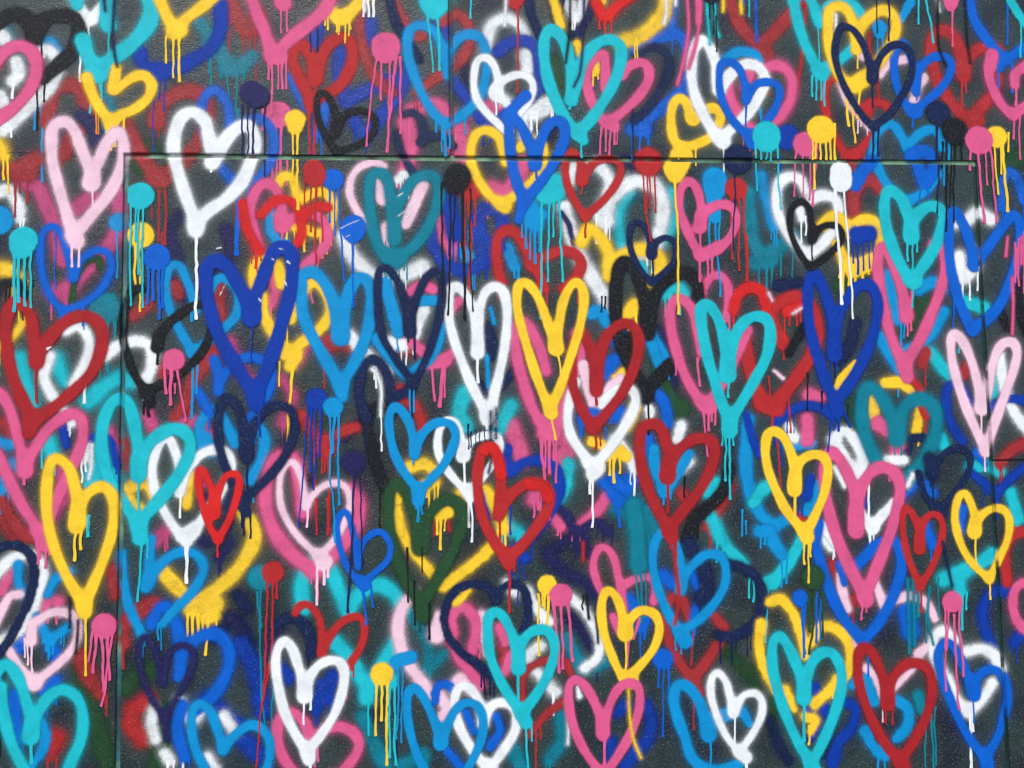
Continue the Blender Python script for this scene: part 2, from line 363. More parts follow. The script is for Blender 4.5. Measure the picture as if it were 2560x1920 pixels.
H('pink',50,4.8,'tangled pink heart below the seam beneath the red strokes','153,122 152,110 148,101 142,99.5 137,106 135.5,115 138,127 141,136 / 153,122 160,117 170,116 176,122 176,132 170,139 164,144 / 151,117 152,122,7','152,124,132')
H('bred',54,4.5,'glossy bright red heart sprayed thinly over the tangled pink one','141,116 148,109 155,108 161,113 163,125 161,131 / 163,118 170,112 177,112 / 131,110 133,122 138,132 141,136','',op=.82)
H('sky',30,4.5,'sky blue stroke inside the tangled pink heart','146,112 146,122 149,129 154,131')
H('lpink',40,3.6,'light pink heart behind the broad teal heart','207,90 202,88 195,90 190,96 189,105 193,114 199,122 / 206,98,6 207,107,7 / 209,123,6 208,129,3 / 228,100,6 224,110,6 219,121,5','')
B('mid',68,1,'mid blue paint dot with one long straight drip','191,123,13.5 190.5,128,7','190.5,132,166,1.5')
H('white',30,7,'soft white stroke behind the mid blue dot with straight drip','186,128 190,138 198,146 205,150 216,149 228,144','',soft=2.5)
H('white',90,.28,'thin pale scratch across the mid blue dot with straight drip','184,123.5 189,121 194,119 / 187,128 189,127','',soft=.3,op=.6)
T_('B')
H('turq',66,5,'turquoise heart tip hanging from the top edge with two wavy drips','62,-3 65,5 69,8 73,4 77,-3 / 66,3 71,3,8','65,10,39,1.3,68 70,10,38,1.3,71.5 88.5,-2,10,1')
H('sky',52,4.6,'tall sky blue heart straddling the upper vertical joint','76,41 74,30 70,19 63,14 56,16 54,24 56,36 62,51 69,62 75,67 / 75,67 84,62 92,54 96,44 97,33 95,23 90,19 84,19.5 78,25 76,32','74.5,69,84,1.5')
H('brick',25,5,'brick red heart beneath the tall sky blue heart','60,50 68,43 76,38 84,31 88,22 86,12 80,8 73,12 / 47,2 51,9 54,17 / 58,20 62,19','58,46,60,.8',soft=1.2,op=.95)
H('royal',24,5,'royal blue stroke crossing the upper vertical joint','70,12 75,15 74,24 / 79,44 86,53 92,62 98,69','93,62,72,1',soft=1.2)
H('royal',30,6,'wide royal blue lobe under the slim white heart','103,28 110,23 118,22 124,27 126,38 124,48 118,55 / 112,58 104,64 97,68','127.5,44,50,1',soft=1.2)
H('white',28,5,'soft white arch above the slim white heart with faint arms below','97,26 99,15 106,10 114,13 118,20 / 118,30,6 119,37,6 / 116,62,8 122,61,8 131,56,7 / 104,52 112,60','121,64,76,1.5',soft=2.2)
H('white',68,3.6,'slim white outlined heart overlapping the tall sky blue one','102,51 103,44 101,36 97,31.5 92,33 90,42 91,52 96,60 103,67 109,73 / 102,51 104,46 109,42 115,40.5 120,42.5 122,48 119,56 114,62 / 101,49 105,54 111,59 / 102,48 102,51,6','102,54,62,1.3',soft=.7)
H('mid',75,5,'vivid mid blue heart across the seam over the yellow one','118,52 113,57 109,62 109,72 110,85 113,98 117,109 / 108,63 114,66 118,73 121,81 123,89 / 117,109 124,101 132,90 138,78 139,70 136,65.5 130,68 126,77 123,89 / 117,109 114,119,4','123.5,90,96,1.5',soft=.6)
H('pink',14,8,'rosy heart under the tall sky blue heart by the upper vertical joint','57,60 65,57 73,59 78,66 82,74 85,84 / 84,70 80,80 / 53,66 56,76 54,90 52,98','55,60,82,1',soft=2,op=.9)
H('pink',16,8,'rosy heart patch inside the yellow heart on the seam','91,60 100,58 106,64 / 100,102 107,104 113,98 117,88','',soft=2,op=.9)
H('navy',32,3.8,'dark navy heart crossing the seam under the pink drips','52,62 57,61 62,66 62,76 / 61,77 67,74 73,74 79,79 / 48,72 50,80 54,88 58,95','',soft=1)
H('yellow',60,4.4,'yellow heart across the seam beneath the vivid mid blue heart','107,88 106,82 103,74 97,70.5 91,73 88.5,81 89,90 93,98 98,105 104,110 / 104,110 112,106 121,99 126,92 128,84 126,77 120,76 115,80 / 103,109 107,112,6','')
H('turq',70,5.6,'tall bright turquoise heart above the seam with a tip drip','142.5,54 143,46 142,36 140,26 136,19 131,16.5 128,22 128,32 130,43 134,54 139,64 146,72 / 146,72 153,65 160,55 166,44 169,34 169,26 165,22 159,22.5 153,27 148,35 145,46 142.5,54 / 146,72 149,76,5','148.3,77,85,1.6 142,55,59,1.2 144.5,55,57',soft=.7)
H('green',20,7,'dark green mist inside the tall bright turquoise heart','132,32 134,42 138,50 / 146,44 142,30','127,80,86,1',soft=2.5,op=.8)
H('pink',62,4.6,'pink heart beside the tall bright turquoise one with dripping tip','161,48 161,38 160,30 155,32 151,38 151,46 154,56 159,64 163,66 / 163,66 171,60 179,52 184,44 184,37 180,34 174,36 170,41 / 161,66 166,69,5','159,70,84,1.3,158 161.3,70,82 164,68,84,1.3,163 166,70,78,1.2 168,69,78,1,167',soft=.8)
H('red',65,4,'red heart tip at the top edge with one long straight drip','108,-3 112,3 117,-3','113.3,4,50,1.2',soft=.7)
H('white',66,1.3,'single white trickle at the top edge over the white arch','107.5,-3 107,6 106.5,14')
H('navy',36,4,'navy heart at the top edge above the tall bright turquoise heart','119,-3 121,8 125,18 128,24 / 131,-3 134,10 / 137,-3 135,10 / 155,-3 152,8 146,18 144,20','',soft=1)
H('white',30,7,'white patch of a heart within the navy top heart','142,3 146,9 150,2 / 118,76 117,68,5','145,10,18 143,8,16',soft=1.6)
H('black',74,1.1,'thin black trickle sliding over the tall bright turquoise heart','142,-3 141.5,18 139.5,34')
H('violet',73,1,'thin plum trickle ending in the tall bright turquoise cleft','149.5,-3 149,18 147.5,38 144,47')
H('bred',40,5,'red heart tip splashing at the top edge beside the yellow arc','156,2 161,9 168,3 176,-3','161,12,20 164,11,18 158,10,16',soft=1.4)
H('yellow',39,4,'small yellow bit at the top edge above the red tip','155,-2 159,1 / 133,0 137,14 / 146,24 148,30 / 155,32 156,38','',soft=1.2)
B('black',76,1,'black paint dot hanging below the seam with five long drips','81.5,95.5,15 80,98,14','73,100,160,1.4,73 77,102,170,1.3,76 80,104,130,1.1,79 83.5,104,172,1.6,85 88,103,168,1.2,89.5',soft=1.4)
B('red',50,1,'red paint dot half hidden behind the black dripping dot','88,101,14','85,108,150,1.3 90.5,108,122 87.3,108,165,1.6',soft=1)
H('royal',40,8,'royal blue smear under the black drips','76,108 78,118 80,126','79,126,142 82,124,145 76,126,138',soft=2)
H('royal',33,6,'looping royal blue heart beside the red dot below the seam','100,113 105,117 105,126 100,132 94,128 92,118 96,113 / 92,120 94,134 96,140 / 66,122 68,132 74,142 84,146 94,142 104,134','',soft=1)
H('sky',31,6,'sky blue patch inside the looping royal heart','90,126 96,132 / 84,136 90,142 / 108,134 112,144','112,140,150')
H('pink',22,8,'dull pink smear beneath the black drips','72,120 75,128 80,134','',soft=2)
H('teal',55,5.6,'broad teal heart below the seam over the light pink one','47,130 46,118 45,106 43,97 39,93.5 34.5,96 33.5,106 35,120 38,132 44,140 / 44,140 54,136 62,128 68,117 71,106 70,98 65,95 58,97 52,105 48,116 47,128 / 43,137 48,140,9','50,118,130,.8',soft=1.2,op=.97)
H('white',31,4,'white lobe just right of the broad teal cleft','49,97 52,94 56,96','',soft=1)
H('red',45,5,'red heart over blue between black drips and yellow heart','121,143 118,134 113,126.5 107,124.5 102.5,130 102.5,142 105,153 / 121,143 130,138 138,135.5 145,137.5 148,143 145,150 138,156 / 122,142 126,150 128,156','',soft=.9)
H('turq',52,8,'turquoise heart tip below the vivid mid blue one with drips','134,98 132,104 129,106 / 127,104 135,104,9','127,110,172,1.4,126 131,110,152,1.3,130 136,108,152,1.4,138 133,108,128',soft=1.6)
H('sky',47,7,'sky blue splash below the vivid mid blue tip with short drips','122,112 122,120 124,122 / 118,117 126,116','118,120,134 120.5,122,140,1.4 123,124,142,1.4 116,118,128 125,122,136',soft=1.5)
H('red',64,3.6,'outlined red heart hanging from the seam over soft white','148,97 148,89 143,82 139.5,88 140,98 144,108 150,117 / 150,117 158,110 165,102 169,94 168,88 162,86 155,88 149,97 / 148,92 148,98,5','148,98,105,1.3 150.5,117,128,1.4',soft=.6)
H('white',34,6,'soft white heart behind the outlined red one below the seam','141,98 143,91 150,90 / 157,89 163,97 162,108 158,116 / 160,112 162,120','161.5,118,128,1.2',soft=2)
H('turq',31,5,'hazy turquoise heart fringing the large white arch','174,104 169,112 168,122 170,132 174,138 / 196,104 199,114 196,124 190,131','',soft=3,op=.9)
H('white',32,7,'large soft white arch behind the small navy heart','160,120 164,108 172,100 180,98 188,101 192,110 191,122 187,133 181,137','161,118,126',soft=2.4)
H('yellow',36,6,'soft yellow heart beneath the outlined red drip','148,131 152,124 158,128 163,138 163,149 / 163,143 172,137 182,135 190,139 190,148 184,158','',soft=1.8)
H('white',29,7,'white arm sweeping down under the soft yellow heart','139,112 142,124 147,138 154,150 160,160 163,170','160,162,170 164,163,170',soft=2.2)
H('violet',35,2.5,'short violet stroke beside the turquoise drips','137,115 141,121 144,132','',soft=.8)
H('white',90,.28,'thin pale scratches across the broad teal heart','49,117 54,113 59,108 / 51,120 57,114 / 49,106 52,104','',soft=.3)
T_('C')
H('yellow',33,7,'wide yellow arc at the top above the seam','28,-3 27,6 22,13 13,20 2,23','',soft=2.2)
H('white',68,1.3,'white trickles at the top edge over the wide yellow arc','27.5,-3 28,6 26.8,13 / 33,-3 33,3')
H('mid',24,6,'mottled mid blue heart under the white and pink hearts','31,-3 31,18,3 / 12,27 22,21 34,19 40,28 40,43 32,54 22,61 12,68 / 9,70 16,70,8','10,72,86,1.3 14,74,82 18,72,78 31,20,30,1',soft=1.4,op=.93)
H('navy',27,4,'dark navy arc curling behind the pink heart above the seam','12,31 18,26 24,26 29,31 29,40 24,50 17,60 11,65','10,60,86,1.2 15,60,65',soft=1.2)
H('white',50,5.2,'tall white heart crossing the small yellow one above the seam','56,49 55,40 54,32 50,24 46,22.5 42.5,28 41.5,38 43,50 48,62 54,72 57,75 / 57,75 65,68 73,60 79,50 81,42 77,36 70,35 63,40 57,48 / 56,74 59,77,6','59,78,97,1.4 55.8,48,53,1.2',soft=1)
H('yellow',48,4.4,'small sideways yellow heart resting above the seam','43,65 40.5,63 39.5,57 35.5,53 31.5,57 30.5,66 32,75 36,80 / 36,80 44,78 52,74 56,68 57,62 53,58.5 47,61 42,65 / 36,80 37,82,5','',soft=.7)
H('mid',68,3.7,'mid blue heart drawn over the tall white one','71,53 70,44 67,37 62,33.5 57.5,35.5 56.5,44 58,54 63,64 69,71 73,75 / 73,75 80,68 86,60 89,52 88,46.5 83,44.5 77,45.5 73,50 71,55 / 73,72 74,78,5','71,55,71,1.2',soft=.6)
H('pink',46,5,'pink heart glowing behind the mid blue and white hearts','80,38 86,35.5 92,37 96,44 95,54 90,62 84,67 / 61,44 62,52 66,60 70,66 75,71 / 73,38 71,48','',soft=1.8)
H('sky',44,4.5,'sky blue arch behind the pink and white lobes','60,32 68,28 76,30 80,38','79,60,72',soft=1)
B('turq',72,1,'turquoise paint dot with long drips through the seam','82,73,15 82,76,13','76,79,103,1.4,77 79,80,86 82,80,86,1.2 84.5,80,87,1.2 87.5,79,113,1.4,90',soft=.6)
B('royal',40,1,'dark royal blue dot behind the turquoise dot','93,74,14.5','89,86,104,1.4,91',soft=1)
B('navy',74,1,'big navy paint dot sprayed across the seam with one drip','66.5,86,15.5','65,95,135,1.2,64',soft=.9)
H('sky',56,6,'sky blue paint dot dripping behind the outlined pink heart','54,97,12 54,103,10 / 53,108 54,118','51.5,115,140,1.4 54,115,160,1.2,57 56.5,112,135,1.2',soft=.8)
B('red',58,1,'dark red paint dot under the navy drip with long drips','65.5,102,12','62.5,106,140,1.2,63.5 67,107,146,1.3 69.5,107,152,1.4,71.5',soft=.8)
H('pink',65,4.2,'outlined pink heart below the seam with a dripping cleft','46,122 46.5,112 45,104 42,99 38,99 35,105 35,113 38,122 42,131 46,138 / 46,138 54,135 61,130 65,122 65,115 61,111 55,111 49,115 46,122 / 46,117 46,123,6 / 47,138 55,134,6','46.3,124,138,1.5 46,141,152 50,140,156,1.6 53,138,150',soft=.6)
H('pink',52,4,'partial pink heart lobe beneath the outlined pink heart','46,168 47.5,157 52,150 57,149 61,154 61.5,164 60,172','47,150,160',soft=.8)
H('brick',28,6,'brick red heart hanging from the top edge with crusty edges','61,-3 66,10 72,19 79,25 / 79,25 86,18 93,10 101,0 / 78,26 82,29,7 / 81,30 81,34,4','83,46,52,1.2 81,34,40',soft=1.1)
H('red',41,1.3,'long leaning red trickle beside the turquoise top heart','104,-3 102.5,14 101,32 98,51')
H('mid',29,1.4,'straight mid blue trickle over the crusty red heart','76.2,-3 76.5,12 77,22 / 69.5,-3 69.5,2')
H('yellow',49,1.6,'yellow drips at the top edge over the crusty red heart','59,-3 58.5,6 / 68,-3 68.5,7')
H('turq',42,4.8,'turquoise heart at the top edge left of the yellow heart','96.5,0 99,12 103,24 108,34 111,38 / 96.5,0 101,-4 106,0 109,8 110.5,13 / 134,9 129,3 121,0 115,4 / 130,25 121,33 111,38 / 109,38 112,40,6','110,14,38,1.3 107,42,52,1.2 109,42,54,1.2 111.2,42,54,1.2 113.3,42,57,1.3 73,-2,9,1.2',soft=.9)
H('yellow',55,5,'yellow heart with long drips behind the large navy outline','130.5,27 130,18 127,8 122,3.5 117,5 115.5,11 115.5,22 118,34 123,43 130,47 / 130,47 137,40 144,32 150,22 152,13 149,7 143,6 136,11 131,19 / 127,46 134,43,7','125,48,68,1.4,126.5 127.5,50,77,1.5,130 133,47,64,1.3,131 131,24,37,1.3',soft=1.1)
H('white',56,1.2,'short white trickle on the yellow lobe','119.5,8 119.5,17')
H('sky',53,4,'sky blue drop inside the yellow lobe','143,15,7 143,18,6 / 160,1 156,8 153,12','142,20,31,1.2 145,20,26',soft=.6)
H('navy',75,3.4,'large navy outlined heart drawn over the yellow one','139,42 137.5,34 134,24 129,16.5 123,14.5 120,20 119,30 122,42 128,54 135,64 140,68.5 / 140,68.5 148,62 155,52 160,41 160.5,31 156.5,25 150.5,24.5 144,30 140,40 / 139,40 139,43,5','139,44,58,1.2 139.5,70,86,1.3 142.5,70,84,1.2 148,0,22,1 141.5,-2,18,1',soft=.5)
H('mid',52,4,'mid blue heart sharing its lobe with the large navy outline','163,50 162,39 159,28 155,23 151.5,28 151,38 153,48 157,56 161,60 / 161,60 168,55 176,48 181,40 181,33 176,30.5 170,32 164.5,38 162,47 / 160,60 163,61,6','161,60,69,1.3 163,44,54',soft=.6)
H('lpink',30,4.5,'light pink heart remnants behind the large navy outline','143,40 148,34 157,32 / 161,57 164,47 167,42 / 122,44 126,54 132,62 138,68 / 132,26 134,30','',soft=1)
H('red',40,3.6,'slender red heart with its tip at the seam below the navy outline','120,42 115.5,44 113.5,52 115,64 119,74 124,82 128,85 / 128,85 134,79 141,72 147,66 / 132,60 138,55.5 145,56 149,60 / 136,64 138,58 / 126,84 130,84,5','142.5,42,54,1',soft=1)
H('red',43,1.1,'thin red trickle inside the large navy outline','137.5,18 138,30 141,40 142.5,52')
B('yellow',73,1,'yellow paint dot above the seam with many drips','111.5,70,13.5','107,75,86,1.4 109,76,102,1.4,108 111.5,76,86,1.2 114,76,86,1.2 116.5,75,86,1.2 118.8,68,86,1.6',soft=.5)
B('pink',66,1,'pink paint dot beside the yellow one at the seam','103,78,12.5','98.5,82,106,1.4,97 101.5,84,106,1.2 105,82,108,1.5 109,80,111,1.3,107',soft=.7)
H('white',78,11.5,'white paint dot below the seam with two very long drips','122,93 122,98,10','119,102,164,1.7,122.5 123.5,102,172,1.6,128.5',soft=.5)
B('navy',70,1,'navy paint dot above the black one at the seam','174.5,61,12.6','174,68,86,1.3 175,86,115,1.2,174',soft=.9)
B('black',72,1,'black paint dot above the seam with black drips','183.5,71,15.5','179,78,125,1.3 181.5,78,112,1.2,180.5 184,80,120,1.2,183 187,78,86,1.2 177,78,90,1.2',soft=1.2)
B('pink',74,1,'pink paint dot touching a yellow one above the corner','196.5,76,14.5','192,80,92,1.4 196,82,120,1.5,199.5 200,82,100,1.3,201 202.5,82,120,1.4,206',soft=.6)
B('yellow',73,1,'yellow paint dot touching a pink one above the corner','206,74,12.5','204.5,79,105,1.4,207 208.5,79,94,1.3 209,79,114,1.6,212 212.5,73,82,1.5',soft=.6)
H('red',34,5.5,'big red heart behind the navy and black dots','188,40 187.5,32 184,21 178,16.5 172.5,18.5 171,28 173,40 178,50 185,59 191,65 / 191,65 199,57 205,50 207,42 / 188,38 192,30 199,26 207,27 / 188,36 188.5,41,7 / 189,66 196,65,7','188,44,57,1.5 190,44,50',soft=1.2,op=.95)
H('mid',50,4.5,'mid blue heart cut by the top corner above the pink one','191,-3 194,10 200,20 207,28 212,32 / 212,32 218,28 224,24 / 207,33 208,36','207,33,48,1.5 214.5,33,50,1.4 212,0,24,1.2',soft=.8)
H('turq',56,4.2,'turquoise strokes cut by the upper corner with drips','212,-3 217,6 223,14','219,12,31,1.5 164,-2,13,1.2 167.5,-2,23,1.3,172',soft=.6)
H('pink',60,4.6,'pink heart cut by the frame edge above the seam','203.5,30 202,40 205,50 210,58 215,62 / 215,62 223,57 / 223,35 216.5,40 216,46 / 204,30 203,36,5','216.5,46,57,1.6 219,62,86,1.3 215.5,64,75,1.3',soft=.8)
H('pink',58,4,'small pink tip at the top edge with a single drip','178,-3 181.5,4 185,-3','182.3,5,25,1.1',soft=.5)
H('black',76,1.1,'two thin black trickles running from the top corner','174.5,-3 174.5,20 176,29 179,35.5 / 189,-3 190,18 192,34')
H('pink',70,1.7,'pair of pink trickles falling from the top edge onto the white heart','39,-3 40,15 38,30 34,45.5 / 46.5,-3 45.5,14 43,27 40,37 / 44.5,0 45,12')
H('turq',69,1.3,'turquoise trickles beneath the black dot on the top edge','49.5,-3 50.5,12 51.5,24 / 54,-3 54.5,12 56.5,20')
B('black',71,1,'black paint dot clipped by the top edge','52,-2.5,8.5','51.5,0,10,1 53.5,0,18,1 55,10,28,1',soft=.8)
H('white',57,1.2,'white trickles at the top edge near the small pink tip','174,-3 175.5,6 / 179.5,-3 179.5,3 / 184,0 181,2')
H('sky',44,4.2,'sky blue heart straddling the seam below the navy outline','139,86 141,74 146,67.5 151,68 155,74 158,79.5 / 158,79.5 164,73 171,70 176,74 177,80 / 141,88 146,98 153,106 159,108.5 / 159,108.5 168,103 175,94','180.5,78,86,1.6 178,88,100,1.4 158,80,86',soft=.8)
H('mid',48,6,'mid blue heart under the sky blue one across the seam','160,84 166,81.5 171,85 172,92 168,99 / 164,90 166,97 / 139,87 133,94 130,100','166,98,124,1.6,163.5 169,98,112,1.2',soft=1)
H('green',15,9,'dark green haze at the frame edge beside the corner dots','206,98 214,88 222,84','',soft=4,op=.85)
H('mid',31,4.2,'mid blue loop at the frame edge under the yellow drips','209,112 209.5,101 211,95 214,93 218,98 221,108','',soft=1)
H('brick',26,6,'brick red arch below the seam left of the turquoise heart','130,118 129,106 133,99.5 139,97.5 143,102','',soft=1.8)
H('white',46,4.8,'white heart behind the small black outline','103,103 100,97 94,95.5 88.5,100 87.5,110 90,120 95,128 100,134 104,138 / 104,138 112,132 118,124 121,114 119,107.5 112,105.5 106,108 / 100,113,4 101,118,4','101,118,131,1.3 103,118,127',soft=1.4)
H('black',72,3,'small black outlined heart beside the long white drips','106.5,129 106,118 104,111 100,109 95.5,113 94.5,122 97,131 102,140 106,144 / 106,144 113,139.5 119,134 123,128 121,123 115,121.5 109.5,124.5 106.5,130','106.5,130,140,1.2',soft=.6)
H('yellow',48,5,'yellow heart with a ragged drip curtain behind the black outline','112,122 118,116.5 124,120 127,126 / 127,125 133,119 140,120 144,127 143,136 138,143 130,146 / 120,132 124,140 128,147 / 124,141 130,144,7 138,140,6','121.5,142,150 123.5,146,160,1.6 126.5,144,154 130,142,152 134,143,150,1.5 137,142,148',soft=.9)
H('royal',50,8,'royal blue drip patch inside the ragged yellow heart','131,127 138,126','129,132,142 131.5,132,148 134.5,132,146 137.5,130,145 140,130,140',soft=1.4)
H('teal',27,7,'teal heart tip dripping between the pink and black outlines','72,104 73,118 75,130 80,139 / 80,139 88,134 97,128 / 76,142 84,140,8','78,146,153 82,144,170,1.5 85,143,155 90,138,149 96.5,132,151 74,104,112',soft=1.8,op=.88)
H('sky',29,5,'sky blue arm beside the teal heart','79,95 82,108 86,122','86,120,132,1.2',soft=2)
H('turq',58,5.4,'turquoise heart with cleft drips over the pink one near the corner','160,127 158,116 155,108 150,103.5 146.5,104.5 145.5,113 147,124 151,136 156,146 160,152 / 160,152 167,143 173,133 177,122 177,115 172,111.5 166,113.5 161,120 160,128 / 160,123 160,128,7 / 159,151 162,152,8','158,130,141,1.3 160.5,130,146,1.4 163,129,136 161,155,166,1.4',soft=.7)
T_('D')
H('black',25,4.5,'dark arc of an old heart under the turquoise drips at the left edge','-3,33 4,28.5 10,28.5 14,34','18,28,30',soft=1.2)
H('yellow',21,4,'yellow stroke behind the dark red heart at the left edge','10,30 11,36 / 14,48 8,56 4,60 -2,64','',soft=1.2)
H('dred',58,6.2,'large dark red heart over white by the left edge with a cleft drip','20,70 18.5,58 17,47 13,41 8,39 4.5,45 3.5,56 5,70 9,84 14,95 18,103 / 18,103 30,95 42,85 50,76 55,64 55,53.5 50,47.5 43,46.5 35,50 28,57 22,66 20,72 / 17,100 16,109,7','20,74,93,1.4',soft=.9)
H('white',40,5,'white heart enclosed by the large dark red one','36,54 43,52 48,59 47,70 40,83 / 27,68 24,78 27,87 33,95 / 36,100 39,104','46,84,93,1.4',soft=1.5)
H('white',42,5.5,'white lobe crossing the vertical seam behind the black outline','57,68 63,63 71,60 79,61 82.5,67 81.5,75 78,82','',soft=1.5)
H('turq',38,8,'turquoise haze between the dark red and black hearts','48,92 56,85 64,80 70,82 / 10,70 14,84 18,94,6 / 30,70 35,82,5 / 26,114 28,120','',soft=3,op=.85)
H('turq',62,6.3,'tall turquoise heart astride the vertical seam behind the yellow one','75,132 75,120 73,106 70,95 65,91 60,94 56,104 55,116 57,128 62,140 69,150 75,158 / 75,158 84,148 94,136 101,124 103,115 99,108.5 92,107.5 84,112 79,118 76,124 / 75,124 75,132,8 / 75,158 76,166,9','75,136,157,1.6 47.5,156,165,1.4 77,168,200,1.4,74.5 80,168,177,1.3',soft=.9)
B('teal',35,1,'hazy teal dot below the outlined mid blue heart','57,42,18','58,50,76,1.3 62,50,63,1.4 54.5,60,86,1 59,60,84,1',soft=2)
H('black',64,4.2,'black outlined heart crossing the vertical seam with a pink dot on it','77,31 71,33 67.5,42 66.5,56 69,68 73,78 79,87 / 79,87 90,81.5 100,75 108,67 113,58 115,50 / 85,63 88,54 96,46 104,41 109,40 / 79,87 81,93,5 / 85,57 85,63,5','85,64,72,1.3 78,94,99,1.2 80.5,94,100,1.4',soft=.7)
B('pink',66,1,'pink paint dot on the black outline with three drips','94,70,13','89,73,88,1.5,90 92.5,76,94,1.5 96,77,103,1.5,100.5 94.5,84,88',soft=.6)
H('sky',45,4.3,'sky blue heart hidden beneath the royal blue and black hearts','106,43 104.5,37 101,27 97,19.5 92,19.5 89.5,27 90.5,38 94,48 99,57 104,66 / 104,66 112,60 121,53 128,45 128.5,34 122,26 116,27.5 113,33','104,74,101,1.5 106.5,74,88,1.3 104,43,49,1.4 105.5,43,47',soft=.8)
H('brick',20,7,'brick red patch inside the royal blue left lobe','118,30 118,47 / 96,34 94,30','86,20,45,1 88,2,12',soft=1.6,op=.9)
H('brick',28,6,'brick red stroke under the pink drips and black outline','118,62 111,72 104,82 100,94 95,101 / 86,74 90,80 / 80,40 72,46,5','97,100,104 103,98,100',soft=1.4,op=.95)
H('royal',68,7,'big bold royal blue heart with one thin cleft drip','136,47 133,38 128,28 123,20 117,16.5 112,20 111.5,30 113.5,42 118,56 125,69 132,80 138,89 / 138,89 143,78 148,65 153,48 157,32 158,18 156,10.5 151,9.5 146,15 142,26 138,36 136,47 / 136,40 136,47,8 / 138,88 138.5,94,8','136.5,50,71,1.1 139.5,96,111,1.4,140.5',soft=.7)
H('yellow',50,5,'yellow heart dripping behind the bold royal blue and sky hearts','138,31 137,21 142,15 150,19 152,29 / 142,36 143,46 148,56 156,66 / 156,66 164,60 172,54 178,46 177,36 172,29 166,30 160,40 157,48 / 154,67 160,67,7 157,73,6','158,74,122,1.5,155 155,44,63,1.5 151,72,84,1',soft=1.1)
H('pink',44,4.5,'pink and teal remnant within the yellow dripping heart','147,24 149,32 146,40','167,32,39,1.3,169',soft=1.4,op=.85)
H('sky',60,6,'broad sky blue heart beside the royal blue one with a blue drip in it','184,58 182,48 180,38 175,28 169,22.5 163,25 162.5,34 164,46 169,58 176,70 184,84 / 184,84 190,74 196,62 200,48 201,36 199,28 194,25.5 189,32 186,44 184,58 / 184,48 184,57,9 / 184,82 185,90,6','',soft=.9)
H('mid',40,4.5,'mid blue heart behind the tip of the bold royal blue one','118,87 118,78 116,70 / 120,80 127,71.5 136,68.5 144,72 147,80 143,91 136,101 / 107,87 113,98','',soft=1)
H('sky',36,5,'sky blue heart under the dark navy outline','109,117 108,106 112,99 117,98 122,105 127,115 / 128,114 134,107 140,107 143,114 141,124 135,135 / 115,120 112,112','',soft=1)
H('navy',63,4.5,'dark navy heart over sky blue with black drips at its tip','133,121 132,114 131,104 128,95 123,90.5 119,95 118,106 119,118 123,130 130,146 / 130,146 138,140 148,130 155,120 159,107 157.5,98 152,94.5 145,96 140,101 136,109 133,118 / 133,112 133.5,122,6 / 130,146 133,152,6','132,153,164,1.3 135,153,166,1.4 133.5,122,143,1.2 131,152,160',soft=.9)
B('royal',66,1,'royal blue paint dot beside a sky blue one with long drips','171,91,12.6','166.5,96,160,1.2,161.5 168,97,130,1.2 170.5,97,140,1.3,169.5 173,96,122,1.2',soft=.6)
B('sky',67,1,'sky blue paint dot beside a royal blue one with long drips','180,95.5,12','178,101,168,1.4,181 181,101,120,1.3,179.5 183,101,148,1.3',soft=.6)
H('red',33,5,'red heart tip melting into drips under the royal and sky dots','163,100 168,108 174,115 / 174,115 184,109 193,106 / 172,118 178,118,7','170,120,164,1.2,171 174,122,131,1.4 177,120,162,1.2,178 175.5,120,130',soft=1.2,op=.95)
H('pink',56,5.4,'pink heart leaving the left edge above the yellow heart','14,130 12,120 9,108 5,95 0,88 -5,86 / 14,130 18,120 24,110 32,102.5 40,99 44.5,103 45,112 41,124 35,136 30,148 25,164 / -4,116 0,123 5,134 12,148 20,160 24,168 / 13,122 14,130,6 / 20,162 25,170,7','13.5,130,137,1.4 20.5,163,180,1.4 22,164,177,1.3 25,164,182,1.4 27.5,163,175,1.3',soft=1)
H('yellow',68,5.4,'large yellow heart left of the vertical seam with drips in its cleft','41.5,160 42,150 41,140 38,129 32,123.5 27.5,126 25.5,140 26,156 30,172 37,188 46,202 / 46,202 51,190 56,178 61,162 62,148 59,140.5 54,138.5 48,142 44,148 41.5,160 / 42,151 42,158,9 / 45,200 46,206,7','40.5,162,178,1.5 44,162,172,1.5 46.5,208,240,1.5',soft=.8)
H('white',55,4.4,'white heart wedged between the turquoise and small red hearts','97,142 98,132 95,120 91,112.5 86,116 82.5,127 83.5,139 88,150 94,160 101,168 / 101,168 108,158 115,148 121,138 125,128 123,120.5 116,118.5 108,121.5 101,130 97,140 / 98,165 104,162,7','97.5,142,155,1.4 101,172,190,1.5 124,126,132,1.4',soft=.9)
H('royal',41,4,'royal blue arch with white trickles above the large yellow heart','47,114 54,111 60,115 63,126 / 34,106 36,116','',soft=1)
H('white',42,1.3,'white trickles running off the royal blue arch','45,117 44.5,126 / 47.5,116 47,124 / 50,116 49.5,127 48,134','44.5,117,136,1.3 46.5,118,130')
H('sky',22,5,'sky blue strokes under the pink heart at the left edge','-2,114 6,116 / 2,134 6,126 12,128 / -1,142 4,138','',soft=1.6)
H('magenta',30,6,'dull magenta strokes behind the tall turquoise heart','100,104 108,104 113,112 / 105,130 110,136 / 80,100 82,106 / 58,108 62,120 / 30,152 36,140 34,130,8 / 90,162 84,168','',soft=1.6,op=.9)
H('turq',37,9,'turquoise mist around the tall turquoise heart lobe','56,120 62,134 / 52,128 50,136','48,155,164',soft=3,op=.8)
H('bred',66,3.4,'small bright red narrow heart on the white one','116.5,153 114.5,141 111,131.5 108,129.5 107.5,138 110,150 114,161 118,167 / 118,167 124,156 128,144 129.5,135.5 127,131.5 122,133 118.5,140 116,151 / 115.5,146 115.5,153,5','118,170,176',soft=.5)
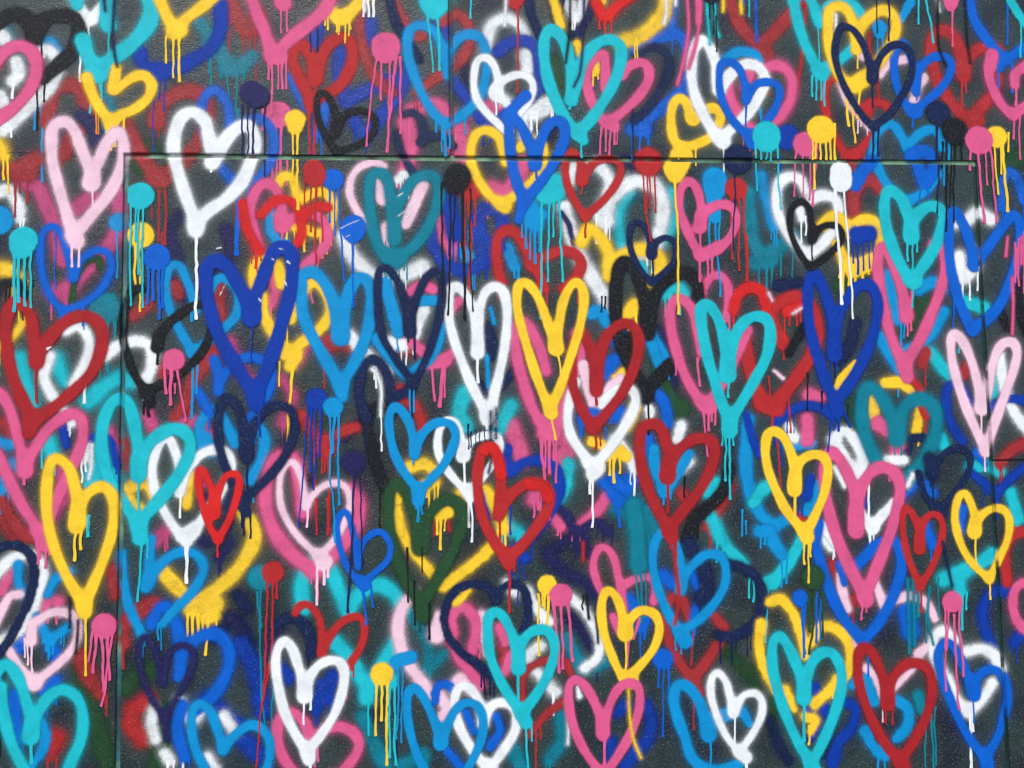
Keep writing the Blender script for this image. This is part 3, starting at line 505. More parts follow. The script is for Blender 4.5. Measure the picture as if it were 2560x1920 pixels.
H('pink',50,7,'broad pink heart underlying the light pink lined one','164,152 162,139 160,127 155,122 148,125 144,136 144,150 149,164 159,176 170,184 / 170,184 182,173 192,160 194,148 189,140','',soft=1.8)
H('lpink',58,3.2,'light pink lined heart drawn inside the broad pink one','165,149 163.5,137 160,127 156,125.5 152,131 151,141 153,152 160,164 172,176 / 172,176 180,168 186,158 189,148 187.5,140 183,136.5 176,137.5 170,142 165.5,149 / 171,174 175,179,8','166,150,160,1.4 171.5,180,202,1.5 174.8,180,191,1.4 177.3,178,187,1.3',soft=.9)
H('brick',19,7,'dark red haze at the left edge beside the pink heart','2,104 8,112 / -2,150 4,158 8,166 / 66,116 67,128,4','',soft=3,op=.8)
H('yellow',30,7,'yellow heart lower lobe sweeping under the white and navy hearts','70,139 79,136 86,146 / 70,146 76,152 / 101,132 101,148,5 / 131,152 136,159 137.5,166 134,175 127,185 118,193 110,199 105,203 / 105,203 99,196 93,190 87,183 / 103,204 116,202,9 111,209 116,208,7','101.5,208,219,1.4 104.3,208,222,1.5 107,208,219,1.5 112.5,211,229,1.5,111 117,206,213,1.3 109.5,210,216',soft=1.2)
H('white',90,.5,'white chips scattered on the bold royal blue heart','117,10 119.5,9.5 / 151,10 153,10.5 / 147,15.5 148,16 / 155.5,17 156.5,18 / 140,37 141,38.5 / 154,28 155,30 / 119,35 122,29 / 26,64 28,63,.5','',soft=.3,op=.75)
T_('E')
H('navy',70,3.8,'tall navy outlined heart over sky blue with a dark tip drip','55.5,54 54,46 52,36 48,26 43,20.5 39,22 38,32 38.5,46 41,58 47,68 54,78 57,83 / 57,83 62,74 67,62 71,48 73,34 72,25 68.5,22 64,26 60,34 57,44 55.5,54 / 55.5,49 55.5,55,5','54.5,56,60,1 58,56,69,1.2 57,84,105,1.3 38,22,30',soft=.8)
H('sky',62,6.5,'sky blue bar inside the tall navy outline with a straight drip','42,29 45,39 48,50 49,55','49,56,66,1.2',soft=.9)
H('sky',57,5,'sky blue heart beneath the tall navy outline','37,58 44,68 52,77 57,80 / 57,77 66,69 71,60 72,52 / 60,38 69,38','55,84,104,1.4 57.5,84,98',soft=.9)
H('white',50,6,'white dab inside the right half of the tall navy outline','63,42 60,50 58,56 / 46,60 52,62','',soft=1.4)
H('pink',52,5,'pink heart with two fat drips between navy and white hearts','56,33 62,29.5 68,32 / 57,61 63,66 / 66,72 72,70.5 78,67 / 66,71 75,71,5 / 78,42 82,38,4','67,74,92,1.6,69 73.5,73,95,1.8,71.5 74.5,74,90,1.3',soft=1)
H('white',41,5,'white stroke crossing behind the sky and navy tips','23,56 27,62 / 30,65 36,70 43,76','',soft=1.4)
H('brick',30,9,'brick red mist below the broad sky blue heart','9,62 18,60 27,62 / 50,62 57,64,7','9,68,85,1.3 12,68,74 66,28,31',soft=2.4,op=.9)
H('red',31,5,'red arc behind the small sky blue heart','49,90 55,92 60,98 62,106 / 50,86 46,92','',soft=1.4,op=.95)
H('white',68,4.6,'tall bold white heart with a cleft drip left of the yellow one','92,66 92,56 90,44 85,34 80,30.5 76.5,34 76.5,46 79,58 84,72 89,84 95,96 97,103 / 100,97 101,88 104,76 107,60 108,44 106,33.5 101,30.5 96,34 93,43 92,54 / 92,59 92,66,6 / 98,96 97,101,5','92,68,82,1.5 97,103,107,1.4 101.5,97,106,1.4',soft=.8)
H('navy',48,4.5,'navy heart behind the tall bold white one','97,52 99,62 100,68 / 92,82 98,90 / 100,90 106,82 112,76 / 97,54 101,64,6','',soft=1)
H('sky',49,2,'sky blue trickle inside the tall bold white heart','97,68 98,84 / 99,42 101,50','97.5,70,85,1.4',soft=.8)
H('yellow',76,4.4,'tall bright yellow heart over pink with a thin tip drip','134,63 131,54 127,42 123,33.5 118,28.5 114,30.5 113.2,40 115,50 119,64 123.5,78 128,90 131,97 / 131,97 136,86 141,72 146,56 149,42 149,33 146,28.5 142,30.5 138,39 136,50 134,63 / 134,58 134.5,64,6.5 / 131,95 132,99,6','135,66,78,1.4,137 131.5,100,113,1.4,134',soft=.6)
H('pink',56,5.2,'pink heart dripping under the tall bright yellow one','129,76 127,68 124,60 120,53 116,49 113,52 112.3,61 114,72 118,86 122,97 128,106 / 130,106 137,96 142,84 146,72 148,62 145,56 / 126,103 134,104,9 / 127,110 133,110,8','126.5,114,156,1.6,130.5 128.5,112,128,1.3 131,112,131,1.5 134.5,112,136,1.5 133,112,124',soft=1.2)
H('dred',72,5,'dark red heart between the tall yellow and black ones','156,86 155,74 152,62 148,55 144.5,60 142.5,70 143,82 147,94 154,107 / 154,107 162,98 171,86 177,72 179,60 176,52 170,50.5 163,55.5 159,64 157,76 156,87','155.5,108,118,1.4 156,86,94,1.4 158,108,116',soft=.7)
H('white',70,4.6,'white heart with one long drip beneath the dark red one','145,82 142,91 140.5,102 143,112 149,121 154,128 / 154,128 162,119 170,108 176,97 177,89.5 173,85 166,87 159,94 / 152,126 156,128,7 154,132,6','154,131,160,1.6 152.5,131,142',soft=.9)
H('lpink',60,4.5,'light pink V stroke inside the dark red heart','149,73 151,84 154,93 / 158,92 164,84 169,80','',soft=1)
H('mid',40,9,'mid blue patch inside the white heart with one long drip','150,102 160,97 170,100 / 160,76 166,70,7 / 166,60,5 170,56,5','161,108,116',soft=1.6)
H('yellow',50,5.5,'yellow smear with short drips beside the white heart','177,96 172,106 / 162,122 168,119 172,122 / 154,114 160,116,4 / 167,80 171,76,4','163,124,132,1.3 166,124,136,1.4 168.5,124,131,1.3 160.5,122,130',soft=1)
H('black',59,6.6,'big black heart with a broad arm behind the dark red heart','184,48 181.5,35 177.5,23 172.5,17 168.5,20 166.5,32 166.5,46 168,57 172,68 177,78 182,88 / 182,88 189,80 196,72 / 184,50 187,37 192,29 199,23.5 206,23.5 210.5,29 211,36 / 184,48 184,56,7 / 182,86 183.5,90,6','184,92,110,1.2 159,37,44,1 161,37,42,1',soft=.9)
H('turq',41,6,'turquoise tint inside the big black right lobe','193,34 198,30 203,34 / 180,20 184,28,3','',soft=1.8)
H('sky',44,6,'sky blue dab between the tall yellow and big black hearts','153,45 158,44 162,50 / 186,58 191,66 194,72,4','',soft=1.1)
H('yellow',42,6,'yellow dab inside the big black left lobe','177,40 172,46 / 184,32 186,34,4','',soft=1.2)
H('sky',72,4.2,'neat sky blue heart with a short cleft drip above the green one','58,121 57,112 55,104 51,97.5 47,95.5 44.5,100 44.5,108 47,120 52,130 58,138 60,142 / 60,142 67,134 74,126 79,116 80,109.5 77,104.5 71,103.5 65,107 60,114 58,121 / 60,139 60,146,6','60,146,157,1.5 62,144,153,1.2 57.5,121,126,1.3 58.5,144,150',soft=.5)
H('white',60,3.8,'white heart tucked behind the neat sky blue and red hearts','84,122 83,112 80,104.5 76,102.5 72,106 70.5,114 71.5,122 76,130 82,137 87,141 / 87,141 94,134 100,126 104,118 103,112.5 99,110.5 93,111.5 88,114.5 85,121 / 84,119 84,122,6 / 86,140 88,144,6','84.7,123,138,1.3 87,144,160,1.4 88.5,144,168,1.5',soft=.6)
H('navy',69,.9,'dark navy trickles crossing the tucked white heart','99,98 99,112 100,120 98,131 / 102,96 102,112','96,109,116,.7 93.5,109,115,.7 91,109,116,.7 88.5,110,117,.7 87,106,118,.8')
H('red',70,5,'red heart with a bright right lobe below the white one','103.3,153 104.2,142 104.5,130 102,120.5 98,117 94,120 92,131 92.3,143 95,156 101,168 108,177 / 108,177 116,170 124,160 130,150 131,142.5 127,137 120,136.5 113,140 107,147 103.3,154 / 107,175 109,180,6','103.5,154,176,1.4 109,182,206,1.5 112,178,184',soft=.6)
H('bred',71,5,'bright red lobe sprayed over the red heart below the white','96,119 99,117 102.5,121 104.5,132 / 120,137 127,138.5 130,144','',op=.8,soft=.8)
H('royal',54,5,'royal blue heart around the red one below the white','108,118 107,124 108,130 / 110,130 118,125 128,124.5 135,130 136,142 130,154 122,164 112,173 / 92,142 96,155','110,150,164,1.2',soft=1)
H('pink',31,8,'dusty pink bands behind the pink drips','110,106 114,116 116,124 / 137,112 141,118 136,124 / 124,140 122,146,6','',soft=2,op=.85)
H('turq',32,7,'turquoise patches behind the tall bold white heart','85,88 82,98 86,106 / 110,95 105,104 102,110 / 141,126 139,138 134,147,6 / 108,160 115,164,6','',soft=1.8,op=.95)
H('yellow',35,6,'yellow patch under the neat sky blue heart','55,128 62,126 69,130 / 64,138 70,136,4','',soft=1.4)
H('yellow',38,7,'yellow patch within the red heart below the white','96,141 102,149 106,161 / 84,142 82,144,4','',soft=1.4)
H('green',64,6,'dark green heart under the neat sky blue one','62,168 60,158 56,146 50,137.5 45.5,140 44,150 45.5,166 49.5,180 55,192 62,202 / 62,202 69,190 76,178 82,164 83.5,153.5 81,147 75,145.5 69,149.5 64,158 62,168 / 60,162 61,171,9 / 61,200 63,207,8','61,207,216,1.5 63.5,207,212',soft=1.2)
H('yellow',63,6,'yellow dab with drips enclosed by the dark green lobe','71,153 76,152 / 48,142 49,146,4 / 48,158 51,164,3.5','72,156,172,1.4 70,156,164 74.5,156,162',soft=.8)
H('red',62,1.3,'red trickles behind the yellow dab in the green lobe','69.5,154 69,164 / 76,156 77,162','5,146,162,1.2 11,146,164,1.2')
H('navy',44,5,'navy arch above the small sky heart beside the dark arm','32,101 28.5,91 28.5,80 31.5,72.5 36,70 41,74 44,82 45,91 / 46,91 56,86','',soft=1)
H('black',43,5.5,'dark brown black arm descending beside the small sky heart','31,98 33,108 36,122 40,134 45,143 / 32,101 37,96 42,95 46,99,4','39.5,140,160,1',soft=1.2)
H('white',46,1.4,'white trickle hanging inside the navy arch','35,75 38,78 40,87 39.5,100','40,98,119,1.3')
B('violet',68,1,'dark violet paint dot over the light pink lined heart','25,125,14.5','25.5,132,206,1.2,22 28,132,182,1.2,29.5',op=.9,soft=2)
H('teal',20,14,'teal haze low in the middle by the long white drip','170,147 178,153 184,162','',soft=4,op=.8)
H('violet',46,4,'violet lined strokes below the red heart and pink drip','136,150 141,155 144,162 / 146,163 152,159 158,158 163,163','',soft=1)
H('pink',40,5,'pink stroke left of the long white drip tip','132,154 137,160 / 145,161 156,152 162,143','',soft=1.2)
H('mid',42,5,'mid blue V with a drip beside the dark red lower heart','160,136 166,143 / 166,143 172,136 178,131 / 166,142 169,146,6','168.5,146,160,1.5 166,146,152',soft=1.2)
T_('F')
H('navy',66,2.9,'small navy heart with black cleft drip left of the yellow drip','20,13 19,6 17,-1 12,-4.5 8.5,-1 8.5,9 12,18 17,25 20,28 / 20,28 27,22.5 32,17 33,8 28.5,4 23,6 20,12 / 20,10 20,13,4.5','20.5,14,26,1.2',soft=.5)
B('red',70,1,'red paint dot sprayed across the seam with thin drips','18,-37,15','15,-31,6,1.3,19.5 17.5,-31,-9,1.2 19,-31,-12,1.2 21.7,-31,-10,1.2',soft=1.2)
B('yellow',72,1,'yellow paint dot at the seam with a very long straight drip','32.5,-33,12 33,-30,9 36,-40,11','32.5,-27,45,1.5,34.5',soft=.8)
H('green',40,6.5,'dark green heart tip dripping behind the pink and red hearts','21,66 24,78 30,90 34,98 / 30,94 37,96,8','33,101,113,1.3 35.3,101,113,1.3',soft=1.4,op=.95)
H('dred',66,5.2,'dark red heart with cleft drip beside the turquoise drips','28.5,132 29,122 27,112 24,106 19,104.5 14.5,107.5 13.5,118 15,130 19,142 25,154 29,162 / 29,162 38,150 46,140 52,128 54,118.5 51,113 44,112.5 38,115.5 32,121.5 28.5,132 / 28,126 28.5,133,6.5 / 29,160 31,166,6','29,134,152,1.4 33,166,176,1.3 30,166,172',soft=.7)
H('sky',50,5,'sky blue V inside the dark red heart','21,118 22,128 27,141 / 27,141 34,131 40,121 / 19,57 23,70 25,74,4','26.5,141,148,1.3 30.5,140,145',soft=1)
H('mid',46,5,'mid blue arm above the dark red heart','22,86 27,94 29,104 / 0,134 6,140 10,134 / 18,112 19,120,5','',soft=1.2)
H('white',47,5,'white dab and arm above the dark red heart','36,105 34,113 / 0,113 6,120 11,129 / 19,97 19,101,3','',soft=1.2)
H('pink',60,4.8,'pink heart partly covered by the tall turquoise one','47,66 45,56 43,45 38,38.5 33,37.5 30,43 30.5,53 33,64 37,76 42,86 48,94 / 49,95 56,86 62,76 67,64 72,54 / 46,92 51,95,7','47.5,96,122,1.7,50.3 51,96,108,1.4 54,95,105 45,70,84,1.3,46 52.5,96,103 33,72,78',soft=.9)
H('turq',68,5.4,'tall turquoise heart over the pink one with strong tip drips','61,78 60,66 58,54 54,44.5 49.5,40 46.5,43 47.3,54 50,68 54,82 58,94 62,103 / 62,103 69,92 76,80 82,68 84,56 82,48.5 76,46.5 70,49.5 65,57 62,68 61,78 / 61,71 61,78,7 / 62,100 62,108,7.5','61,80,90,1.4 59.5,110,135,1.4 62,110,145,1.7 64,108,116 58,108,116',soft=.6)
H('red',54,6.5,'big red heart smeared between turquoise and royal blue ones','84,42 90,38.5 98,36 104,39 108,47 109,57 106,67 100,77 94,85 86,95 / 70,58 72,70 75,82 80,92 86,97,4.5 / 83,44 87,54 91,61 / 79,94 88,96,8','85,98,107,1.7 93.5,88,109,1.6,95 83,80,96,1.1 91,62,70',soft=.9)
H('bred',55,5,'glossy bright red lobe above the tall turquoise heart','64,43 66.5,35 72.5,31 79,33 82,41 / 93,44 100,41','71,4,27,1.3',soft=.8,op=.85)
H('lpink',57,1.6,'light pink scuffs on the big red heart','96,45 101,42 / 86,76 91,80 / 83,34 85,38','',soft=.8)
H('black',56,4,'black scribble inside the big red right lobe','103,52 98,59 94,66','104,78,97,1 112,88,96,1',soft=1)
H('royal',70,5.2,'royal blue heart right of the big red one under white drips','118.5,66 118,54 116,42 112,30 107.5,24 104.5,30 104.3,42 106,56 110,70 114,82 119,93 / 119,93 126,84 133,72 139,58 142,44 141,34.5 137,29.5 131,30.5 126,36.5 121,46 118.5,58 / 118.5,60 118.5,67,7 / 119,92 120,98,7','122.5,97,106,1.4,127 118,97,119,1.5,115 121,98,108,1.4 117,68,80,1.1 119.5,68,76',soft=.7)
H('navy',50,5.5,'navy smear inside the royal blue right half','130,50 127,62 121,70 / 88,30 100,28,4','',soft=1.6)
H('yellow',60,3.4,'crackled yellow patch at the base of the royal blue heart','119,88 121,82 124,78 127,75 130,72','',soft=.5)
H('pink',56,5,'long pink heart hanging beneath the turquoise one near the corner','158,46 156,36 153,25 149,15 145,9 142.5,13 142,22 144,36 147,50 151,62 156,73 / 156,73 162,64 168,52 173,40 177,28 178.5,18 177,10 172,8 / 157,40 157.5,47,7 / 157,73 158,79,6','158,50,57,1.5 161,30,54,1.3,160 159,76,82',soft=.9)
H('sky',40,5.5,'sky blue heart around the long pink one','148,24 150,36 153,48 / 144,58 148,66 154,75 / 156,66 164,62 172,54 178,44 / 164,32 172,28 177,32','153.5,76,90,1.1 154.8,48,62,1.3 156.5,46,58',soft=1.4)
H('mid',60,4.8,'mid blue heart across the right vertical seam beneath yellow drips','194,18 192,9 189,-1 184.5,-9 181.3,-8 180.3,4 181,18 184,32 188,44 193,54 / 193,54 203,46 210,36 216,20 219,4 218,-5 214,-7.5 208,0 201,10 196,17 / 194,12 194,19,6','183,30,53,1.2 190,46,49,1 208,40,44',soft=.7)
H('white',45,5.5,'white heart behind the mid blue one at the right seam','186,14 187,26 / 183,-4 190,-5 196,-10 203,-6 / 194,12 194,20 190,26,4','',soft=1.8)
H('lpink',70,4.4,'light pink heart astride the right vertical seam with a tip drip','198,95 196,84 193,72 188,60.5 183.5,56 181.3,60 182,70 185,82 189,94 194,106 200,119 / 200,119 205,104 210,90 215,76 217,66.5 215,61 210,61 206,66 203,76 201,88 198,96 / 197.5,90 198,96,5.5','197.5,97,111,1.4 199.5,120,130,1.5',soft=.8)
H('white',46,5,'white arm behind the light pink heart at the right edge','208,68 210,82 214,95 222,107','',soft=1.5)
H('turq',42,5.5,'turquoise patches around the light pink heart','206,77 204,88 / 171,66 177,74 184,81 / 193,128 201,127 208,130 / 176,112 178,116 / 188,38 200,42 / 214,142 218,156','186,62,66',soft=1.5)
H('royal',48,4,'royal blue loop heart behind the light pink one','188,114 182,105 179,94 180,85 186,83 192,93 / 203,95 212,91 223,92 / 193,131 200,137 206,142 / 206,142 214,134 224,126','',soft=1)
H('navy',66,3.2,'dark navy heart beside the light pink tip with a fuzzy cleft','164,131 167,142 174,151 / 174,151 182,144 189,134 192,125.5 190,119.5 184,117.5 178,120.5 174,126 / 173,150 177,153,5','172,130,149,1.1',soft=.5)
H('navy',67,6,'fuzzy dark cleft blot of the dark navy heart','170,123 171.5,131','170.5,130,138',soft=2,op=.9)
H('brick',43,5,'brick red bit at the short horizontal joint on the right edge','208,126 214,119 223,114 / 188,78 190,74 / 166,72 168,66','168,72,84,1.3',soft=1.2)
H('yellow',70,3.6,'small yellow heart on the right vertical seam','194,163 194,154 192,147 189,142 185.3,144.5 183.5,154 185,164 189,174 195,182 202,188 / 202,188 207,178 211.5,168 213,158.5 211,152 206,150 200,152 196,157 194,163 / 194,158 194,162,6','195,164,182,1.4 202.5,190,199,1.6',soft=.6)
H('teal',54,6.5,'broad teal heart over yellow and pink near the right','152.5,112 149,100 144,90 138.5,85 134.5,88 133.3,98 135,110 139,120 143,127 / 156,136 164,128 171,116 174,104 172,95 166,91 160,92.5 155.5,98 152.5,112 / 152.5,105 152.5,112,8','151,112,121,1.2 154.5,112,121,1.2',soft=1.9,op=.93)
H('yellow',41,4.8,'yellow bits showing through the broad teal heart','140,91 140,100 / 146,82.5 153,82 160,86 / 165,97 163,108','139.5,100,107,1.4',soft=.9)
H('red',44,3.5,'red dabs at the broad teal right lobe','160,80 165,86 / 166,96 168,100 / 92,150 104,158,3','168,98,109,1.3 87.5,112,150,1.2,90',soft=.8)
H('navy',43,4,'navy crescent under the broad teal right arm','158,120 160,113 166,112','126,95,106,1',soft=.8)
H('white',51,5,'white loop between royal tip and lower pink heart','118,113 124,108.5 130,114 134,124 131,132 / 119,114 125,124 131,131 / 147,124.5 156,124,4.5 / 94,106 97,112,5','',soft=1.2)
H('royal',52,4.4,'royal blue arch left of the royal heart tip','88,103 95,97.5 104,94.5 112,96 118,100','',soft=1)
H('pink',45,7,'pink patches under the royal blue arch','104,102 104,113 / 105,89 112,90,5 / 142,104 148,108 / 153,116 151,122,4','',soft=1.6)
H('yellow',72,4.4,'yellow heart with rounded cleft blob beside the lower pink heart','97,140 97,130 95,120 91,111.5 86,108.5 82.3,111 81.3,120 83,130 87,140 92,150 98,158 103,164 / 103,164 108,154 113,142 115,130 113.5,123.5 109,121 103,122.5 99,127.5 97,136 / 97,133 97,140,6.5 / 102,162 104,166,6','97.5,143,157,1.5 102.5,168,180,1.4 104.5,168,190,1.5 106,168,176',soft=.5)
H('sky',42,6,'sky blue sweep left of the yellow heart with rounded cleft','72,102 71,116 71,128 73,140 78,152 85,160 / 94,116 106,115,5 / 109,138 104,152,5 / 96,154 86,160','69,152,165,1.4 71,158,164',soft=1.3)
H('royal',46,3.6,'royal blue stroke left of the yellow heart with rounded cleft','71,100 74,111 78,121 / 106,134 104,144,5 / 132,138 136,148,4','99,142,156,1 101.5,143,154,1 90,118,127,1',soft=.9)
H('turq',45,5.5,'turquoise patch inside the sky blue sweep','75,147 79,141 84,137 / 52,154 57,167 / 50,142 55,136','',soft=1.4)
H('pink',64,5.6,'large pink heart right of the yellow one with rounded cleft','130,162 130,149 128,137 123,126 117.5,120 114,124 113,134 114.5,146 118,160 124,176 135,198 / 135,198 141,183 147,168 152,152 154,139 151,131 145,128 139,130 134,137 131,148 130,160 / 130,152 130.5,162,7 / 134,196 136,200,6','133,200,210,1.4 136,200,206',soft=.8)
H('white',56,5,'white V with a drip inside the large pink heart','131,150 135,156 139,161 / 139,161 145,153 151,148 / 113,160 119,168,5','137,133,156,1.4 138,164,172,1.4 140,162,168',soft=.8)
H('white',57,2,'white edge left inside the large pink left arm','119,128 124,138 / 158,138 161,132','',soft=1.2)
H('red',66,3.2,'small red heart right of the large pink one','164.5,172 163.5,161 160.5,153 156.8,150 155.3,157 156.3,168 159.5,180 165,192 / 165,192 171,182 175.5,170 177,160.5 175,154.5 170.5,153.5 166.5,158 164.5,170 / 164,166 164.5,172,5','165.5,192,206,1.3 162.5,188,196',soft=.5)
H('black',50,6,'black arm sweeping down beside the dark red heart','62,128 59,140 51,149 43,156 38,168 / 8,57 10,64,4','38,134,144,1 45,160,166,1.2',soft=1.2)
H('brick',41,5,'brick red band beneath the black sweeping arm','62,138 56,150 50,160 / 36,142 40,146','52,150,176,1',soft=1.6)
H('black',58,4.5,'black textured smear at the right edge beyond the seam','207,42 212,52 / 217,28 219,44 223,56','215,36,58,1.2',soft=1.6)
H('pink',62,1.4,'pink trickles at the right edge beyond the seam','214.5,26 215,40 214.5,56 / 216.5,10 216.5,24 / 219.5,4 219.5,18 / 212,4 211,14','218,6,30,1.2 221,2,34,1.2 216,8,28,1.2',soft=.7)
H('mid',44,5,'mid blue strokes around the small red heart','156,142 164,136 172,142 / 168,160 172,170,5 / 186,162 188,150,4 / 196,120 200,126,3','',soft=1.2)
H('green',16,10,'dark green haze under the royal blue and long pink hearts','166,40 160,54 / 124,30 132,24 / 120,90 130,100','',soft=4,op=.75)
T_('G')
H('brick',25,6,'brick red patch beneath the pink heart tip at the left edge','1,22 8,34 14,40 21,42','',soft=1.6,op=.9)
H('navy',55,4.5,'navy arc of a heart cut by the left edge over white','-4,49 4,45.5 12,46.5 17,52 19,60 17,72 12,84 6,95 0,104 -4,108 / 1,112 0.5,124,2 -1,146,2','',soft=.7)
H('white',40,5.5,'white heart behind the navy arc at the left edge','-3,63 4,55 12,51 20,53 23.5,61 21,71 17,82 10,92 -2,99','',soft=1.6)
H('lpink',48,4.2,'light pink heart with a dripping cleft blob at the left edge','-2,88 2,79 6,73 11,72 / 17.5,88 17,97,6.5 / 21,86 28,82 36,82 41.5,86 42,95 38,103 30,111 18,120 / 5,102 10,110 18,120 / 17,117 19,120,6.5','15,98,110,1.3 17.5,98,114,1.4 13.5,97,106,1.1',soft=1)
H('sky',44,4.3,'sky blue heart between the navy arc and light pink heart','10,56 10,64 12,72 / 20,84 24,92 27,97 / 27,97 34,92 41,87 / 26,72 30,64 38,60','29,98,104',soft=1.2)
H('mid',36,6,'mid blue strokes below the light pink heart at the left','10,101 15,94 / 28,100 31,106 / 30,118 24,124','',soft=1.8)
H('pink',35,5,'pink blotches around the navy arc at the left edge','1,70 5,60 / 22,82 26,76 32,76','',soft=1.8)
B('pink',70,1,'pink paint dot left of the vertical seam with five drips','56.5,89,12.6','50.5,93,108,1.4,48 52,95,114,1.4,50.5 55,96,124,1.4,56.5 58.5,96,118,1.3,59.5 61,94,132,1.5,55',soft=.5)
H('black',63,1.2,'black trickles beside the tip of the large yellow heart','38,74 38,90 / 42.5,86 42,96 41,104')
H('brick',30,8,'brick red stroke across the vertical seam beside the sky heart','62,60 63,72,6 / 68,86 76,80 83,77 / 66,92 67,99,6 / 44,106 48,116 54,126,6','67,100,112,1.3',soft=1.6,op=.9)
H('green',26,9,'dark green mist at both sides of the vertical seam near the bottom','46,108 46,122 52,142 58,162 / 68,122 76,114 84,112 / 84,168 88,150 90,132,5','',soft=3.5,op=.85)
H('red',24,9,'orange red mist near the bottom right of the vertical seam','72,134 79,130 / 71,142 77,150 / 30,150 28,160,3','',soft=3,op=.8)
H('sky',54,4.5,'sky blue heart right of the vertical seam under the yellow drips','80,66 81,52 82,42 / 66,50 66.5,62 69,76 73,86 77,94 / 79,67 87,56 94,50.5 102,49 108,52.5 110,59 106,68 100,75 93,82 88,88 / 80,64 79,68,5','',soft=1)
H('mid',44,6,'mottled mid blue heart under the dark violet textured outline','98,102 96,90 91,80 86,80 82,88 / 100,102 108,95 116,93.5 122,98 124,107 121,118 114,128 106,134 / 98,132 96,145 100,160 / 98,104 97,116','',soft=1.3)
H('violet',60,3,'dark violet textured heart outline above green and blue','88,120 86,110 83,100 79,95.5 76,98 75.5,108 78,120 83,130 89,138 / 89,138 95,129 101,118 105,108 103.5,102 99,99.5 94,101.5 90,108 88,118 / 89,136 90,150','',soft=1.2)
H('white',27,5,'white remnants beneath the violet outline near the bottom','83,134 82,142 84,150 / 97,130 100,138,4 / 121,138 126,146 / 92,162 89,158 / 112,160 116,166 / 104,140 110,134','99,152,166,1.3',soft=1.8)
H('sky',62,4.4,'sky blue heart cut by the bottom edge beside violet outline','120.5,156 118,146 114,136 109,131.5 104.5,134 103.5,144 106,156 112,168 118,178 / 121,155 128,147 136,142.5 143,146 146,154 144,166 136,178 120,192','',soft=.9)
H('royal',20,8,'violet blue bands left of the bold white lower heart','130,98 136,110 140,124 142,136 / 112,128 120,136 130,144 / 130,150 140,158','',soft=2.2,op=.95)
B('red',68,1,'red paint dot with two very long drips above the white lower heart','147.5,60,11.5','144.5,65,116,1.3,143.3 147.5,66,112,1.4,146.5 143.3,116,165,1.2,138.5 146,110,134,1.2,141.5 149.5,64,74',soft=.8)
B('teal',35,1,'teal paint dot half behind the red dot with long drips','140.5,63,13','139,72,146,1.2,143 141,70,90 148,92,146,1,147',soft=1.6)
H('mid',64,3,'small mid blue heart with drips over turquoise near the pink patch','193.5,57 192,45 190,35 187.5,28.5 184,28.5 181.8,36 183.5,46 187,56 192,63 196,66 / 196,66 203,60 209,54 211,47 208,40 203,38.5 197,43 194,50 / 194,64 197,67,5','195.5,68,88,1.3,198 200,68,79,1.2,201.5 194,50,59',soft=.5)
H('turq',38,7,'large turquoise heart with hazy arms above the yellow dot','164,80 163,66 168,56 176,54 180,62 184,72 188,80 / 188,80 195,71 204,67 212,71 218,80 / 181,98 188,106 197,120 / 214,98 207,110 200,122 / 198,124 198,128,9','199,130,148,1.3 188,80,84',soft=2)
H('red',52,3.6,'red heart peeking out above the bold white lower heart','174,104 174,94 172,84 167,78 162.5,78 159.5,82 / 174,103 180,92 187,85.5 194,84.5 197,90 195,100 190,108 186,114','',soft=.6)
H('navy',44,5,'dark navy arc behind the red and white lower hearts','148,89 157,84.5 164,88 168,97 168,104','',soft=1.2)
H('white',70,4.6,'bold white lower heart over pink with a cleft drip','164.5,126 163,118 161,110 158,101.5 154,97.5 150.3,101 149,110 150.5,122 154,136 160,148 166,157 / 166,157 174,147 181,136 185,124 186,114 183,108.5 177,108 171,111.5 167,117.5 164.5,127 / 164.5,122 164.5,127,6 / 166,155 167,161,6.5','164.3,129,142,1.4 168,128,134,1.2 167.5,160,180,1.6',soft=.7)
H('royal',31,6,'violet blue dabs inside the bold white lower heart','152,112 156,117 / 174,121 171,134,5 / 180,116 177,128','',soft=1.6)
H('pink',60,5,'pink heart beneath the bold white lower heart at the bottom edge','168,152 165,142 160,137 154,136 150.5,141 150,150 153,160 160,169 168,178 / 170,149 180,143.5 190,146 194,153 190,162 182,170 168,179','172,152,162,1.2 170,160,165',soft=.9)
H('turq',60,5.5,'turquoise heart at the lower left corner with a cleft drip','17,148 17,140 14,128 10,117 5,110.5 1,111 -3,118 / 17,148 20,138 26,128 34,123.5 42,128 45,138 44,150 39,162 34,174 / 1,122 2,134 5,148 10,160 18,174 / 17,142 17,149,8','17,152,163,1.6',soft=1)
H('mid',41,6.5,'mid blue strokes inside the turquoise corner heart','8,126 8,138 10,150','',soft=1.6)
H('sky',58,4.5,'sky blue lobe against the turquoise corner heart cleft','22,140 25,148 22,158 16,166','',soft=1)
H('violet',36,5,'dusky violet blur around the yellow tip and red dot','124,84 130,92 / 150,92 146,100','',soft=4,op=.5)
T_('H')
H('lpink',45,6,'big light pink heart arm left of the navy lined loop','57,72 51,80 49,90 51,102 55,110 60,117 67,126 / 71,84 70,94,8 / 79,122 84,117 88,122 / 94,84 96,92 97,104,4 / 71,126 76,134 74,138,7','',soft=1.6)
H('navy',58,4,'navy lined loop over pink beneath the dark green tip','103,74 98,68.5 90,66.5 82,69 76,76 74,86 77,96 84,104 92,110 99,116 / 101,76 104,70 110,66.5 116,68.5 119,76 119,86 116,94','96,116,128,1.2 98.5,116,126 101,116,130,1.2 94,114,122 115,92,96',soft=.8)
H('yellow',56,5,'yellow V strokes under the dark green heart','48,26 52,40 60,52 72,66 / 74,68 84,60 94,52 102,44 / 80,76 84,72 87,68,4','',soft=1)
